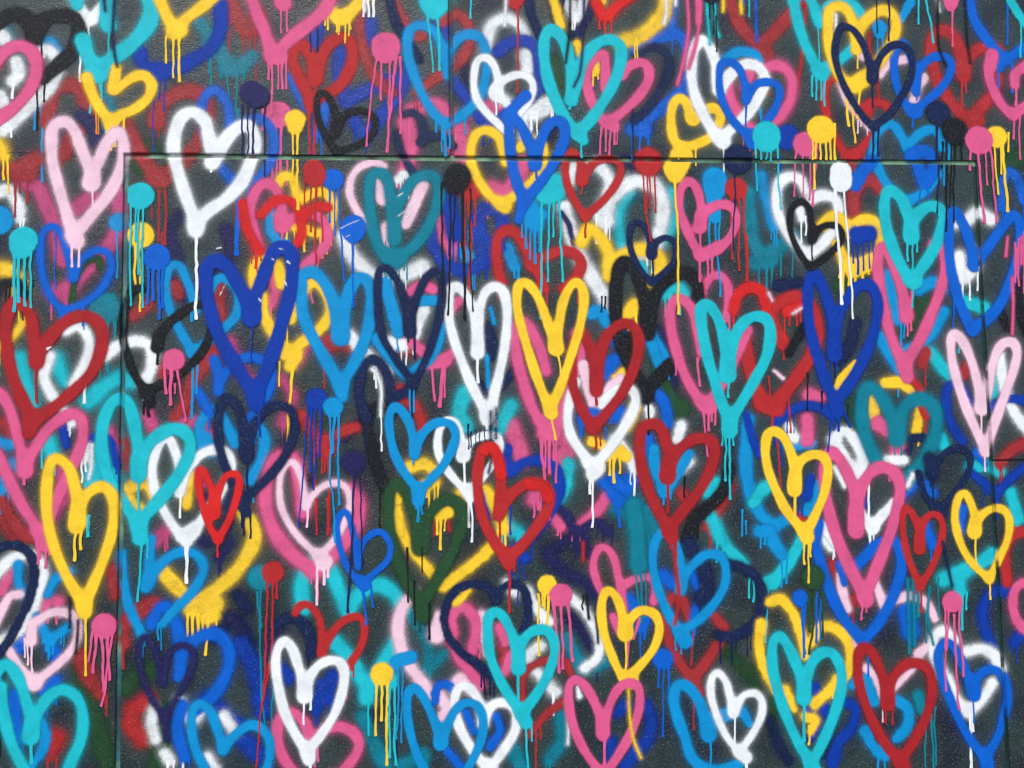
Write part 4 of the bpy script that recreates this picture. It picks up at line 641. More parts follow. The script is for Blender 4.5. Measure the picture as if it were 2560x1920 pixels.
H('pink',50,5.2,'pink loop within the navy lined loop','79,93 78,85 82,79 87,80.5 91,88 90,98 89,103 / 78,98 82,106 88,114 93,121 / 104,90 107,98,4 / 110,105 107,114,4','93,100,107',soft=1.3)
H('white',40,4.2,'broad white arc under the yellow and pink dots','112,71 108,66 / 119,70 124,80 131,87 / 134,72 142,74 149,80 155,90 158,100 156,107 150,112','126,84,90,1.3 128,84,88',soft=1.5)
H('black',64,1.3,'black trickles over the broad white arc and dark green tip','150.5,72 152,85 / 156,84 157,98','149,74,80 54,48,76,1,54.5 58,66,88,1 66,78,96,1.2 62,48,60,1',soft=.6)
H('white',33,5,'faint white V arms beneath the turquoise lower heart','118,106 124,114 134,125 / 120,104 126,100','',soft=2)
B('yellow',66,1,'yellow paint dot touching a pink one with drips','129.5,67,11','124.7,73,105,1.4,125.2 128.3,73,80,1.2 130.5,74,90,1.3 127,73,78',soft=.5)
B('pink',68,1,'pink paint dot touching a yellow one with three drips','137,72.5,11.5','133,78,114,1.4,136 137,79,112,1.4,138 140.5,79,108,1.4,143.3',soft=.5)
H('turq',70,4.7,'bright turquoise lower heart with tip drips running to the bottom','114,111 113,102 110,92 106,84.5 102,81.5 98,84.5 97.5,94 99,106 104,118 110,128 116,136 / 116,136 123,127 129,117 133,106 133,97 129,91.5 123,91.5 118,95 115,102 114,111 / 114,106 114,112,5.5 / 115,135 118,141,6.5','114,112,129,1.5 118,142,170,1.6,120 121,142,151,1.3',soft=.6)
H('brick',41,3.6,'brick red heart line behind the bright turquoise lower heart','116,129 116,118 119,112.5 126,108.5 133,107 / 120,148 128,138 138,130 / 105,101 108,94 / 108,104 105,108 / 140,109 142,114','117,128,134,1.2 123.5,142,168,1.4 126,142,150',soft=.8)
H('teal',25,7,'teal blur around the pink lined lower heart','140,96 144,104 148,112 / 152,112 161,108 / 137,138 138,150 131,161 / 30,138 36,152 42,164 / 52,164 62,160,9 / 111,156 116,166','',soft=2,op=.9)
H('navy',24,4,'navy curve beneath the turquoise and yellow drips near the bottom','34,136 35,146 39,158 43,168','48,150,164',soft=1.6)
H('pink',55,3.6,'small pink heart crossed by teal drips above the yellow one','171,80 168.5,66 166,54 162,47.5 157.5,47.5 154.5,55 156,64 160,73 / 171,67 178,63.5 185,63 188,68 187,76 / 165,84 168,92,3','174,94,111,1.3,172.5 180,86,96,1.4,176',soft=.7)
H('teal',57,9,'teal smear dripping over the small pink heart','176,24 178,38 179,56','177,62,82,1.2,179 179.8,62,87,1.2,180.5 182.5,62,85,1.2',soft=2.4,op=.9)
H('yellow',70,4.1,'yellow heart with a cleft drip above the pink lined one','171,93 170,84 168,76 164,70.5 160.5,71.5 158.7,80 160,92 164,104 168,113 172,118 / 172,118 180,110 187,101 190,91 188,83.5 182,80.5 177,82.5 173.5,88 171.5,93 / 171.3,88 172,93,6.5 / 171,116 175,119,6.5','172,94,116,1.4 176,118,122',soft=.5)
H('pink',72,4.3,'clean pink lined lower heart with a cleft drip','159.5,148 158,138 154,128 149,120.5 144.5,118 141.3,122 141.3,132 144,144 149,155 155,164 160,170 / 160,170 167,160 173,150 178,138 179.5,128 178,121.5 172.5,120 167.5,123.5 163,132 160,145 / 159,142 159.5,147,5.5 / 159,168 161,173,6','160.5,150,164,1.5',soft=.6)
H('royal',30,5.5,'violet blue curve behind the clean pink lined heart','183,132 186,140 184,150 178,157 171,166 / 164,152 163,162,4 / 168,136 172,132','',soft=1.8)
H('yellow',74,1.1,'thin yellow trickle across the clean pink lined heart','173.3,124 174,138 176,150 180,160')
H('white',43,1.2,'thin white trickle left of the clean pink lined heart','140,130 141,142 140.7,153 / 146,122 147,127,3')
B('yellow',66,1,'yellow paint dot beside sky blue near the lower middle','40.3,115,12','37.3,120,148,1.4 40.3,120,140,1.4 43.5,120,164,1.5,43',soft=.6)
H('sky',55,6.5,'sky blue stub with turquoise drips next to a yellow dot','46,112 49,108 56,106','52,112,152,1.2,51 49,112,150,1.2,48',soft=.7)
H('turq',54,5,'pale turquoise drips beside the yellow dot','46,116 46,120','44.8,120,160,1.2 47,120,164,1.3,48',soft=1)
H('sky',66,4.2,'sky blue heart at the bottom edge overlapping a white one','72,153 70,144 66,134 62,126.5 58,122.5 54.5,126 54,136 56,148 60,160 66,171 / 73,151 76,142 80,134.5 86,130.5 92,132.5 95,140 94,150 90,160 84,171 / 72,146 72,152,6','',soft=.6)
H('mid',50,3.8,'mid blue loop behind the sky blue and white bottom hearts','69,130 70,123 75,120.5 79,124 / 74,154 80,162 87,170 / 102,138 104,146 99,154,5 / 86,136 90,146,4','',soft=.8)
H('white',60,4.4,'white heart at the bottom edge overlapping a sky blue one','95,142 93,131 89,124 84,121.5 80.5,125 79.5,133 82,143 88,154 98,167 / 98,167 106,156 112,146 113,137 109,131.5 103,130.5 98,134 95,142 / 97,164 100,170,7','',soft=.9)
H('royal',51,5,'royal blue blotch with drips below the red heart tip','112,50 118,52','111,54,66,1.2 114,54,78,1.1 117,54,64 122,44,50',soft=1.2)
H('violet',37,6,'dark violet mist behind the violet lined strokes','130,50 136,58 146,64 / 152,66 156,72','145,44,52',soft=4,op=.6)
H('red',39,1.3,'red trickles by the small pink heart','149,44 149,54 / 129,-3 131,8','',soft=.6)
T_('I')
H('sky',64,4.2,'sky blue lined heart with a red trickle through it','35.5,69 36,60 35,52 32,43 27,38.5 22.5,42 20.5,52 22,64 26,76 31,86 36,92 / 36,92 45,86 53,78 59,68 60,58.5 57,51.5 50,50.5 44,54.5 38,62 35.5,70 / 34,92 38,97,8','36,96,104,1.3 33,96,102 39,96,100',soft=.8)
H('red',65,1.4,'red trickle through the sky blue lined heart','32,40 32.5,54 34.5,70 34,80 32.5,88')
H('navy',50,8,'dark crusty smudge inside the sky blue lined heart','48,58 50,70 47,74 / 40,46 44,52,5','',soft=2)
H('navy',46,5,'large dark navy crusty arc right of the sky blue lined heart','61,56 68,57 76,62.5 80,72 78,84 72,91 64,95 56,94','',soft=1.2)
H('mid',47,6,'mid blue bits behind the sky blue lined heart','26,62 31,66 / 44,62 47,72 44,84 / 7,74 12,80 / 14,90 18,84,4','',soft=1.2)
H('brick',42,4.8,'brick red heart under the sky blue lined one','28,78 32,73.5 37,76.5 40,85,3.6 / 26,86 30,98 36,110 42,118 / 42,118 50,108 57,97 / 54,84 59,90 / 42,119 45,125,6','43,88,110,1.4,41.5 42.5,126,145,1.4',soft=1)
B('mid',44,1,'mid blue smudge with a long drip left of the lower brick heart','26,107,11','26.5,111,149,1.3 29.5,111,130,1.2 24,111,122',soft=1.4)
H('sky',55,5,'sky blue heart at the bottom edge behind the small white one','50,146 48,136 44,127 38,121 33.5,122 32,130 34.5,140 38,149 41,159 47,166 / 51,147 55,139 61,136 / 47,166 58,167 70,162 / 60,138 68,135 73,142,4 / 50,140 51,148,7','51.5,149,170,1.6',soft=.8)
H('white',70,3.5,'small white heart near the bottom edge over sky blue','64,134 62,126 60,119 56,114.5 52.5,117.5 52,126 55,137 60,148 67,157 / 67,157 74,148 79,138 79.5,130 76,125.5 70,126.5 66,132 / 64,131 64,136,5.5 / 67,157 71,160,5.5','65,137,152,1.5 71.5,160,172,1.5',soft=.8)
H('turq',40,5.5,'turquoise V stroke below the yellow drips','52,27 56,38 62,48 70,56 / 84,66 92,58 98,48 102,40 / 82,66 86,66,6','83,68,98,1.3,81.5 73,64,74 75,66,76',soft=1)
H('sky',43,6.5,'sky blue splash inside the turquoise V stroke','86,44 90,50 / 78,38 84,38','90,52,68,1.4 93,52,66 78.5,40,47 81,40,45',soft=1.2)
B('green',60,1,'dark green paint dot with drips between yellow and blue','107,63,13','105,72,92,1.3 108,72,104,1.3,105 112,72,95,1.3',soft=1.8)
H('mid',56,5,'big mid blue heart beneath the large pink one','110,34 109,46 112,58 117,72 123,84 130,93 134,97 / 134,97 142,88 149,76 154,62 154,50 150,43 142,45 136,51 130,57 / 122,56 124,66,3','137,104,116,1.1',soft=.8)
H('white',38,5,'white bits around the large pink heart tip','113,40 117,46 / 40,0 36,4','',soft=1.4)
H('lpink',46,4.2,'light pink heart traces around the big mid blue one','122,62 123,70 126,80 / 140,64 144,74 146,80 / 150,75 160,73 168,76.5 173,85 / 126,92 130,101 / 172,98 164,104 / 136,112 142,120 146,128,5 / 164,108 156,116 150,123','',soft=1)
H('brick',37,5,'brick red wedge under the big mid blue heart','118,56 122,64 / 128,76 134,72','127,74,84',soft=1.8)
H('mid',45,9,'mid blue cloud with teal drips right of the big mid blue heart','158,82 160,92','',soft=2)
H('teal',58,1.2,'teal trickles over the mid blue cloud','158,64 158.5,84 159,104 / 161,64 162,100 / 164,66 164,84 / 170,68 169,84 172,99','168,84,98 175,64,84',soft=.6)
H('navy',67,1.2,'slanted black trickle beside the pink dot','177,44 180,58 182,67')
B('pink',72,1,'pink paint dot with long drips over the mid blue lower heart','182,76,10.6','178,80,124,1.4,178.8 180,82,102,1.3,179 183,84,134,1.4,186 186.5,80,116,1.4,188',soft=.5)
H('turq',39,7,'turquoise smear below the small yellow heart on the seam','178,64 187,60 196,56 204,51 / 186,64 187,70,6','188,72,91,1.5 190,72,80',soft=1.8)
H('royal',41,5,'violet blue arc left of the right vertical seam','212,70 203,72 199,80 200,90 205,104 / 216,98 221,92','',soft=1.8)
H('red',60,4.6,'red arc at the right edge beyond the seam','223,38 215,40 211,50 212,66','',soft=.8)
H('pink',62,4.4,'pink lobe at the right edge below the red arc','224,65 217,68 215,76 217,86 224,93','',soft=.8)
H('white',52,5,'white heart under the mid blue lower heart with a drip','177,114 172.5,104 173,95 178,92 184,97,4 / 190,103 198,101.5 205,105 208,112,6 / 180,118 184,128 191,135 / 191,135 199,128 204,120','192.5,138,166,1.5 194,138,146',soft=1.6)
H('mid',66,4.2,'mid blue lower heart over white reaching the right seam','193,125 190,115 186,106 182,99.5 177.5,98.5 174.5,104 176,114 180,126 186,140 193,152 200,160 / 200,160 206,150 210,138 212,126 209.5,116.5 204,112.5 198,114.5 194,121 / 192.5,118 194,126,6.5 / 199,158 201,164,6.5','193.5,128,141,1.3 201,166,172,1.5',soft=.7)
H('turq',68,4.9,'large turquoise heart at the bottom edge over yellow arcs','102,128 101,120 98,110 94,101 89.5,95 85.5,98 85,110 87.5,122 92,136 98,150 106,164 / 106,164 112,152 118,138 122,124 122,112.5 118,104.5 112,103.5 107,108 104,116 102,127 / 102,122 102,128,6.5 / 105,162 108,169,8','102,130,151,1.5',soft=.7)
H('yellow',48,4.8,'yellow arcs of a heart behind the large turquoise bottom one','84,76 90,75 96,82 100,92 103,105 / 106,98 112,89.5 120,91 126,98 127,110 122,122 / 79,88 78,98 80,110 87,124 / 108,131 116,124 120,118 / 92,124 97,134,3 / 103,138 108,140 106,146,3.5','105,144,153,1.6 118,122,128',soft=1)
H('royal',47,4.5,'violet blue scrawls within and beside the turquoise bottom heart','108,122 112,132 118,140 / 124,130 130,134 128,144 121,152 118,162,6 / 104,134 109,142 106,150,3','',soft=1.2)
B('mid',58,1,'mid blue paint dot dripping beside the dark green dot','100,74,8.5','101,79,106,1.3,102 103,79,104 109,72,98,1.4 111.5,76,96',soft=.8)
H('dred',70,4.5,'brick red lower heart at the bottom edge over sky blue','147,131 146,122 143,112 139,104 134.5,100.5 131.3,105 131.3,116 134,128 140,142 147,154 154,162 / 154,162 162,150 168,138 171,126 170,114.5 165,109.5 158,109.5 152,114.5 148.5,122 147,131 / 147,125 147.5,131,6 / 153,160 156,166,7','146,133,141,1.3 150,130,142,1.3 156,166,170',soft=.7)
H('sky',50,5,'sky blue curl inside the brick red lower heart','152,129 158,134 158,143 152,150,4.2 / 128,121 135,118 140,130 / 135,146 140,155 146,158,7','142.5,160,170,1.4 146,160,168,1.2',soft=1)
H('teal',41,5.5,'teal bit with trickles right of the brick red lower heart','164,127 166,134','168,138,168,1.2 171,138,166,1.3,172.5 173.5,134,164,1.2',soft=1.4)
T_('A')
H('violet',5,6,'faded violet ghost of a heart around the very long white drip','96,140 92,126 97,116 / 122,124 124,138 112,152 100,160 92,152','',op=.55,soft=2)
H('green',4,6,'faded green ghost heart left of the bold white heart','76,92 72,86 78,78 86,80 / 80,104 90,98 92,88','',op=.5,soft=2.5)
H('teal',6,5,'faded teal stroke beside the dripping yellow top heart','58,50 60,62 56,74 / 2,14 8,24 14,30','',op=.55,soft=2)
T_('B')
H('navy',5,5,'faded navy ghost heart under the slim white outlined heart','84,34 88,46 94,60 / 128,60 132,72 126,82','',op=.6,soft=1.6)
H('violet',6,5,'faded violet ghost heart right of the outlined red heart','172,86 178,92 176,104 168,112 / 184,70 178,64','',op=.55,soft=1.8)
T_('D')
H('magenta',7,5,'faded magenta ghost heart below the bold royal blue heart','124,60 128,72 136,82 / 152,80 158,90 152,104 / 166,60 160,72','',op=.5,soft=2)
H('navy',8,5,'faded navy ghost heart under the long leaning royal drips','160,104 154,116 158,128 168,136 / 186,112 194,104','',op=.6,soft=1.8)
T_('G')
H('violet',9,5,'faded violet ghost heart above the red dot','110,22 118,16 124,24 122,36 112,44 104,36 / 118,52 124,44','',op=.5,soft=2)
H('navy',10,6,'faded navy ghost heart between yellow arc and red dot','116,96 126,86 134,94 134,108 / 128,72 134,80','',op=.6,soft=2)
T_('H')
H('teal',9,5,'faded teal ghost heart below the green one','56,84 62,92 66,104 62,118 54,108 / 66,112 74,104','',op=.45,soft=2.2)
H('violet',10,5,'faded violet ghost heart left of the small pink one','136,46 146,40 152,50 / 142,84 150,94 156,104','',op=.55,soft=1.8)
T_('I')
H('green',8,6,'faded green ghost heart below the dark navy crusty arc','62,104 70,112 76,122 / 84,104 78,112 / 88,126 84,140','',op=.55,soft=2.2)
H('navy',9,5,'faded navy ghost heart right of the small white one','84,140 88,152 94,162 / 116,146 112,158','',op=.6,soft=1.6)
T_('F')
H('violet',9,5,'faded plum ghost heart left of the tall turquoise one','24,54 28,64 32,78 30,88 / 14,86 20,92','',op=.55,soft=1.8)

def catmull(P, n=6):
    if len(P) < 3:
        if len(P) == 1: return P
        t = np.linspace(0, 1, 7)[:, None]
        return P[0] * (1 - t) + P[1] * t
    Q = np.vstack([2 * P[0] - P[1], P, 2 * P[-1] - P[-2]])
    out = []
    for i in range(1, len(Q) - 2):
        a, b, c, d = Q[i - 1], Q[i], Q[i + 1], Q[i + 2]
        for t in np.linspace(0, 1, n, endpoint=False):
            out.append(0.5 * (2 * b + (c - a) * t + (2 * a - 5 * b + 4 * c - d) * t * t + (3 * b - a - 3 * c + d) * t ** 3))
    out.append(P[-1])
    return np.array(out)

GAPS_X = [(LX, LH), (RX, RH), (TX, TH)]
GAPS_Z = [(SZ, SH), (QZ, QH)]
def in_gap(x, z):
    top = z > SZ + SH; mid = (z <= SZ + SH) & (z >= SZ - SH); low = z < SZ - SH
    g = mid & (x > LX - LH) & (x < RX + RH)
    g |= top & (np.abs(x - TX) < TH)
    g |= low & (np.abs(x - LX) < LH)
    g |= low & (np.abs(x - RX) < RH)
    g |= (np.abs(z - QZ) < QH) & (x > RX + RH)
    return g

def axis(a, b, step, gaps):
    v = np.arange(a, b + step, step)
    extra = []
    for c, h in gaps:
        if a < c + h and b > c - h:
            v = v[(v < c - h - step * 0.4) | (v > c + h + step * 0.4)]
            extra += [c - h - 0.0002, c - h + 0.0002, c, c + h - 0.0002, c + h + 0.0002]
    return np.sort(np.concatenate([v, extra])) if extra else v

def footprint(x, z):
    i = np.clip(((z - GZ0) / CELL).astype(int), 0, LEVEL.shape[0] - 1)
    j = np.clip(((x - GX0) / CELL).astype(int), 0, LEVEL.shape[1] - 1)
    return i, j

def kind_of(t, label):
    w = label
    if t == 'B' or ' dot ' in w: return 'paint_dot', 'paint dot'
    for k in ('trickle',):
        if k in w and ('trickles ' in w or 'trickle ' in w) and ' heart ' not in w.split('trickle')[0]: return 'paint_trickle', 'paint trickle'
    head = w.split(' of a heart')[0]
    if 'heart' in ' '.join(head.split()[:6]): return 'painted_heart', 'painted heart'
    return 'paint_stroke', 'paint stroke'

def islands(k):
    lab = np.where(k, np.arange(1, k.size + 1).reshape(k.shape), 0)
    while True:
        p = np.pad(lab, 1)
        n = np.max([p[a:a + k.shape[0], b:b + k.shape[1]] for a in range(3) for b in range(3)], 0)
        n = np.where(k, n, 0)
        if (n == lab).all(): break
        lab = n
    ids, cnt = np.unique(lab[lab > 0], return_counts=True)
    return [lab == i for i in ids[np.argsort(-cnt)]]

def ribbon(pts, wid, y0, y1):
    """a paint run: slightly domed strip with a rounded heavy end"""
    V, F = [], []
    P = np.array(pts); n = len(P)
    for i in range(n):
        a = P[max(i - 1, 0)]; b = P[min(i + 1, n - 1)]
        d = (b - a) / (np.linalg.norm(b - a) + 1e-9); nx, nz = d[1], -d[0]
        w = wid[i] / 2
        V += [(P[i, 0] - nx * w, y0, P[i, 1] - nz * w), (P[i, 0], y1, P[i, 1]), (P[i, 0] + nx * w, y0, P[i, 1] + nz * w)]
        if i:
            k = 3 * i
            F += [(k - 3, k - 2, k + 1, k), (k - 2, k - 1, k + 2, k + 1)]
    return V, F

GROUPS = dict(painted_heart='hearts sprayed on the wall', paint_dot='dripping paint dots on the wall',
              paint_trickle='loose paint trickles on the wall', paint_stroke='leftover paint strokes on the wall')
MARGIN = []
ITEMS.sort(key=lambda t: (t[0], t[1]))
NT = 0
for order, idx, typ, colr, w, label, path, drips, soft, op, (ox, oy) in ITEMS:
    S, R = [], []
    segs = []
    for st in path.split('/'):
        pts = []
        for tok in st.split():
            f = [float(q) for q in tok.split(',')]
            ww_ = f[2] if len(f) > 2 else w
            pts.append((ox + f[0] * K, oy + f[1] * K, ww_ * (1.0 if w < 1.9 or typ == 'B' else 1.11 - 0.07 * min(1, max(0, (w - 4.8) / 2))) * K))
        c = catmull(np.array(pts))
        x, z = to_wall(c[:, 0], c[:, 1])
        x2, z2 = to_wall(c[:, 0] + 10, c[:, 1])
        sc = np.hypot(x2 - x, z2 - z) / 10
        r = c[:, 2] * sc * 0.5
        # hand tremor
        ph = rng.uniform(0, 6.28, 4); q = np.arange(len(x))
        r = r * (1 + 0.06 * np.sin(q * 0.6 + ph[0]) + 0.06 * np.sin(q * 0.23 + ph[1]))
        A = np.stack([x, z, r], 1)
        if len(A) == 1: A = np.vstack([A, A + (0.0003, 0, 0)])
        segs.append(np.hstack([A[:-1], A[1:], np.full((len(A) - 1, 1), len(segs))]))
    S = np.vstack(segs)
    se = soft if soft <= 1.2 else 1.2 + 0.6 * (soft - 1.2)
    smm = max(se * 1.15, 0.35) * 5.2                     # blur in mm
    pad = 2.2 * smm * MM + 0.004
    rm = S[:, [2, 5]].max()
    x0 = min(S[:, 0].min(), S[:, 3].min()) - rm - pad; x1 = max(S[:, 0].max(), S[:, 3].max()) + rm + pad
    z0 = min(S[:, 1].min(), S[:, 4].min()) - rm - pad; z1 = max(S[:, 1].max(), S[:, 4].max()) + rm + pad
    step = min(max(S[:, 2].min() * 0.55, 0.0018), 0.0046)
    xs = axis(x0, x1, step, GAPS_X); zs = axis(z0, z1, step, GAPS_Z)
    X, Z = np.meshgrid(xs, zs)
    D = np.full(X.shape, 9.0); DS = None
    for si in range(len(segs)):                      # distance to tapered capsules, each over its own neighbourhood
        D1 = np.full(X.shape, 9.0)
        for a in segs[si]:
            m = max(a[2], a[5]) + pad + 0.006
            i0, i1 = np.searchsorted(zs, (min(a[1], a[4]) - m, max(a[1], a[4]) + m))
            j0, j1 = np.searchsorted(xs, (min(a[0], a[3]) - m, max(a[0], a[3]) + m))
            if i1 <= i0 or j1 <= j0: continue
            gx = X[i0:i1, j0:j1]; gz = Z[i0:i1, j0:j1]
            dx, dz = a[3] - a[0], a[4] - a[1]
            L2 = dx * dx + dz * dz + 1e-12
            t = np.clip(((gx - a[0]) * dx + (gz - a[1]) * dz) / L2, 0, 1)
            d = np.hypot(gx - a[0] - t * dx, gz - a[1] - t * dz) - (a[2] + t * (a[5] - a[2]))
            D1[i0:i1, j0:j1] = np.minimum(D1[i0:i1, j0:j1], d)
        kk = 0.016                                   # wet paint fills the corners where strokes meet
        h_ = np.clip(kk - np.abs(D - D1), 0, None) / kk
        D = np.minimum(D, D1) - h_ * h_ * kk * 0.25
    Dm = D / MM
    # overspray settling on the bare wall around the stroke
    if soft >= 0.7 and w >= 2.5:
        mi = 0.06
        i0, i1 = np.searchsorted(mzs, (z0 - mi, z1 + mi)); j0, j1 = np.searchsorted(mxs, (x0 - mi, x1 + mi))
        if i1 > i0 and j1 > j0:
            gx, gz = np.meshgrid(mxs[j0:j1], mzs[i0:i1]); dd = np.full(gx.shape, 9.0)
            for a in S[::2]:
                dx, dz = a[3] - a[0], a[4] - a[1]
                t = np.clip(((gx - a[0]) * dx + (gz - a[1]) * dz) / (dx * dx + dz * dz + 1e-12), 0, 1)
                dd = np.minimum(dd, np.hypot(gx - a[0] - t * dx, gz - a[1] - t * dz) - a[2])
            al = (0.13 if colr in ('white', 'lpink') else 0.21) * min(1.3, 0.6 + 0.4 * soft) * np.exp(-np.maximum(dd, 0) / 0.009) * np.clip((0.055 - dd) / 0.02, 0, 1)
            c = np.array(srgb(*PAL[colr])[:3]); m_ = MIST[i0:i1, j0:j1]
            na = al + m_[..., 3] * (1 - al)
            m_[..., :3] = (c * al[..., None] + m_[..., :3] * (m_[..., 3] * (1 - al))[..., None]) / np.maximum(na, 1e-6)[..., None]
            m_[..., 3] = np.minimum(na, 0.5)
    keep = Dm < 1.35 * smm + 1.0
    cellk = keep[:-1, :-1] | keep[1:, :-1] | keep[:-1, 1:] | keep[1:, 1:]
    gv = in_gap(X, Z)
    ci, cj = np.nonzero(cellk)
    used = np.zeros(X.shape, bool)
    used[ci, cj] = used[ci + 1, cj] = used[ci, cj + 1] = used[ci + 1, cj + 1] = True
    # runs
    runs = []
    dl = drips.split()
    if typ == 'H' and len(dl) < 2 and order < 56 and w >= 3.5:      # older coats have all run a little from their lowest point
        pp = np.array([[float(q) for q in tok.split(',')[:2]] for st in path.split('/') for tok in st.split()])
        for q in pp[pp[:, 1] > pp[:, 1].max() - 7]:
            for _ in range(2):
                xx = q[0] + random.uniform(-0.45, 0.45) * w
                dl.append('%.2f,%.2f,%.2f,%.2f' % (xx, q[1] + w * 0.2, q[1] + w * 0.5 + random.uniform(2, 13), random.uniform(0.7, 1.2)))
    for tok in dl:
        f = [float(q) for q in tok.split(',')]
        wd = (f[3] if len(f) > 3 else 1.2) * K * random.uniform(0.62, 1.02); xe = f[4] if len(f) > 4 else f[0] + random.uniform(-0.35, 0.35)
        n = max(5, min(20, int(abs(f[2] - f[1]) / 2.6)))
        tt = np.linspace(0, 1, n)
        wv = np.cumsum(rng.normal(0, 0.24, n)); wv -= wv[0] + (wv[-1] - wv[0]) * tt
        u = ox + (f[0] + (xe - f[0]) * tt + wv) * K; v = oy + (f[1] - 1.5 + (f[2] - f[1] + 1.5) * tt) * K
        rx, rz = to_wall(u, v)
        ww = wd * 1.1 * MM * (0.82 + 0.34 * rng.random(n)) * (1 + 0.5 * np.exp(-tt * n * 0.9))
        # rounded, slightly swollen end
        ex = rx[-1]; ez = rz[-1]; we = wd * 1.1 * MM
        ww[-1] = we * 1.3
        rx = np.append(rx, [ex, ex]); rz = np.append(rz, [ez - we * 0.33, ez - we * 0.55]); ww = np.append(ww, [we * 1.15, we * 0.3])
        runs.append((rx, rz, ww))
    fi, fj = footprint(X[used], Z[used])
    allI, allJ = [fi], [fj]
    for rx, rz, ww in runs:
        dn = np.linspace(0, 1, 80); q = np.linspace(0, 1, len(rx))
        ax = np.interp(dn, q, rx); azz = np.interp(dn, q, rz)
        for s in (-0.004, 0.004):
            i, j = footprint(ax + s, azz); allI.append(i); allJ.append(j)
    I_ = np.concatenate(allI); J_ = np.concatenate(allJ)
    lev = int(LEVEL[I_, J_].max()) + 1
    # the coat sits on the highest coat it crosses
    LEVEL[I_, J_] = lev
    y = -0.0004 - lev * STEP
    name, cat = kind_of(typ, label)
    comp = [cellk]
    if name in ('paint_stroke', 'paint_trickle') or ' ghost ' in label: comp = islands(cellk)
    o = None
    for ck in comp:
        if o is not None and ck.sum() < 12: continue
        ci, cj = np.nonzero(ck); used = np.zeros(X.shape, bool)
        used[ci, cj] = used[ci + 1, cj] = used[ci, cj + 1] = used[ci + 1, cj + 1] = True
        num = -np.ones(X.shape, np.int64); num[used] = np.arange(used.sum())
        cx, cz = float((x0 + x1) / 2), float((z0 + z1) / 2)
        vx = X[used] - cx; vz = Z[used] - cz; g_ = gv[used]
        vy = np.where(g_, GD - 0.0006, 0.0)
        verts = np.stack([vx, vy - np.where(g_, y + lev * 0.00004, 0), vz], 1)
        faces = np.stack([num[ci, cj], num[ci, cj + 1], num[ci + 1, cj + 1], num[ci + 1, cj]], 1)
        me = bpy.data.meshes.new(name)
        nv, nf = len(verts), len(faces)
        me.vertices.add(nv); me.vertices.foreach_set('co', verts.astype(np.float32).ravel())
        me.loops.add(nf * 4); me.loops.foreach_set('vertex_index', faces.astype(np.int32).ravel())
        me.polygons.add(nf); me.polygons.foreach_set('loop_start', np.arange(0, nf * 4, 4, dtype=np.int32))
        me.update(calc_edges=True)
        for nm, arr in (('edge', np.clip(Dm[used], -40, 40)), ('soft', np.full(nv, smm)), ('opac', np.full(nv, op * (0.9 if order < 36 else 1.0))), ('gap', g_.astype(float)), ('wobble', np.full(nv, 9.0 if name == 'paint_stroke' else (6.0 if typ == 'B' else (4.0 if order < 36 else 2.0))))):
            at = me.attributes.new(nm, 'FLOAT', 'POINT'); at.data.foreach_set('value', arr.astype(np.float32))
        me.materials.append((OLD if order < 36 else SOFT)[colr])
        if order >= 40 and typ == 'H' and w >= 3.5 and ck is comp[0]:
            MARGIN.append((verts + (cx, y, cz), faces, np.clip(Dm[used], -40, 40), smm, op, colr))
        if o is None:
            o = bpy.data.objects.new(name, me); col.objects.link(o); o.location = (cx, y, cz)
        else:
            q_ = bpy.data.objects.new('stroke_patch', me); col.objects.link(q_); q_.parent = o
        NT += nf * 2
        o['label'] = label; o['category'] = cat; o['group'] = GROUPS[name]
    for rx, rz, ww in runs:
        P = np.stack([rx - cx, rz - cz], 1)
        gg = in_gap(rx, rz)
        # break the run where it meets the long joint
        parts = []
        if rz[0] > SZ + SH and rz[-1] < SZ - SH and rx[0] > LX and rx[0] < RX:
            zq = np.concatenate([rz, [SZ + SH, SZ - SH]])
            qs = np.sort(zq)[::-1]
            xi = np.interp(qs[::-1], rz[::-1], rx[::-1])[::-1]; wi = np.interp(qs[::-1], rz[::-1], ww[::-1])[::-1]
            for sel in (qs >= SZ + SH - 1e-9, qs <= SZ - SH + 1e-9):
                parts.append((np.stack([xi[sel] - cx, qs[sel] - cz], 1), wi[sel]))
        else: parts.append((P, ww))
        V, F = [], []
        for p_, w_ in parts:
            if len(p_) < 2: continue
            v_, f_ = ribbon(p_, w_, -0.00004, -0.00018)
            k = len(V); V += v_; F += [tuple(i + k for i in f) for f in f_]
        d = mesh_obj('drip', V, F, HARD[colr], o, True)
        NT += len(F) * 2

# the painting carries on along the wall on both sides of the part one sees: plain repeats, one object
cu, cv = np.array([0, 2560, 0, 2560]), np.array([0, 0, 1920, 1920])
ex, ez = to_wall(cu, cv); XA, XB = ex.min() - 0.03, ex.max() + 0.03
vv, ff, ee, ss, oo, mi_, nb = [], [], [], [], [], [], 0
keys = list(PAL)
for sh in (-(XB - XA) + 0.22, (XB - XA) - 0.22):
    for v_, f_, d_, s_, o_, c_ in MARGIN:
        xx = v_[:, 0] + sh
        if not ((xx.max() < XA and xx.min() > XA - 0.95) or (xx.min() > XB and xx.max() < XB + 0.95)): continue
        q = v_ + (sh, 0, 0); q[:, 1] = np.where(q[:, 1] > 0, -0.001, q[:, 1])
        vv.append(q); ff.append(f_ + nb); nb += len(q); ee.append(d_); ss.append(np.full(len(q), s_)); oo.append(np.full(len(q), o_))
        mi_.append(np.full(len(f_), keys.index(c_)))
vv = np.vstack(vv); ff = np.vstack(ff); nf = len(ff)
me = bpy.data.meshes.new('sprayed_hearts_field')
me.vertices.add(len(vv)); me.vertices.foreach_set('co', vv.astype(np.float32).ravel())
me.loops.add(nf * 4); me.loops.foreach_set('vertex_index', ff.astype(np.int32).ravel())
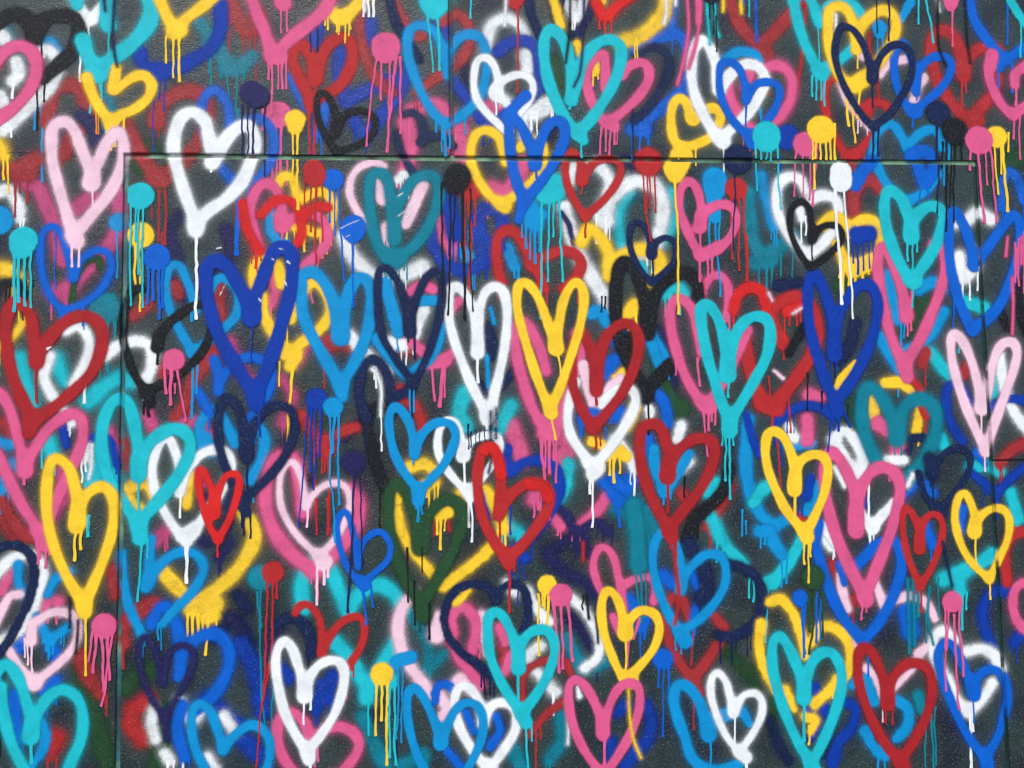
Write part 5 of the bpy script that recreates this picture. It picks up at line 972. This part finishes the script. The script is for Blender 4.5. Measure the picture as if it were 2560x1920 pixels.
me.polygons.add(nf); me.polygons.foreach_set('loop_start', np.arange(0, nf * 4, 4, dtype=np.int32))
for k in keys: me.materials.append(SOFT[k])
me.polygons.foreach_set('material_index', np.concatenate(mi_).astype(np.int32))
me.update(calc_edges=True)
for nm, arr in (('edge', np.concatenate(ee)), ('soft', np.concatenate(ss)), ('opac', np.concatenate(oo)), ('gap', np.zeros(len(vv))), ('wobble', np.full(len(vv), 3.0))):
    at = me.attributes.new(nm, 'FLOAT', 'POINT'); at.data.foreach_set('value', arr.astype(np.float32))
o = bpy.data.objects.new('sprayed_hearts_field', me); col.objects.link(o)
o['kind'] = 'stuff'; o['label'] = 'more sprayed hearts carrying on along the wall beyond the frame'; o['category'] = 'graffiti'
NT += nf * 2

# the base coat of each panel: a fine sheet carrying the overspray map
for po, x0, x1, z0, z1 in PANELS:
    def ax(a, b, ref):
        v = ref[(ref > a + 0.002) & (ref < b - 0.002)]
        return np.concatenate([[a], v, [b]])
    xs = ax(x0, x1, mxs); zs = ax(z0, z1, mzs)
    X, Z = np.meshgrid(xs, zs)
    i = np.clip(np.round((Z - mzs[0]) / MC).astype(int), 0, len(mzs) - 1); j = np.clip(np.round((X - mxs[0]) / MC).astype(int), 0, len(mxs) - 1)
    C4 = MIST[i, j].copy(); C4[(Z < mzs[0]) | (Z > mzs[-1]) | (X < mxs[0]) | (X > mxs[-1])] = 0
    num = np.arange(X.size).reshape(X.shape)
    faces = np.stack([num[:-1, :-1], num[:-1, 1:], num[1:, 1:], num[1:, :-1]], -1).reshape(-1, 4)
    verts = np.stack([X, np.full(X.shape, -0.0002), Z], -1).reshape(-1, 3)
    me = bpy.data.meshes.new('base_coat'); nf = len(faces)
    me.vertices.add(len(verts)); me.vertices.foreach_set('co', verts.astype(np.float32).ravel())
    me.loops.add(nf * 4); me.loops.foreach_set('vertex_index', faces.astype(np.int32).ravel())
    me.polygons.add(nf); me.polygons.foreach_set('loop_start', np.arange(0, nf * 4, 4, dtype=np.int32))
    me.update(calc_edges=True)
    at = me.attributes.new('mist', 'FLOAT_COLOR', 'POINT'); at.data.foreach_set('color', C4.astype(np.float32).ravel())
    me.materials.append(M_COAT)
    o = bpy.data.objects.new('base_coat', me); col.objects.link(o); o.parent = po
    NT += nf * 2
print('paint things', len(ITEMS), 'levels', LEVEL.max(), 'triangles', NT)
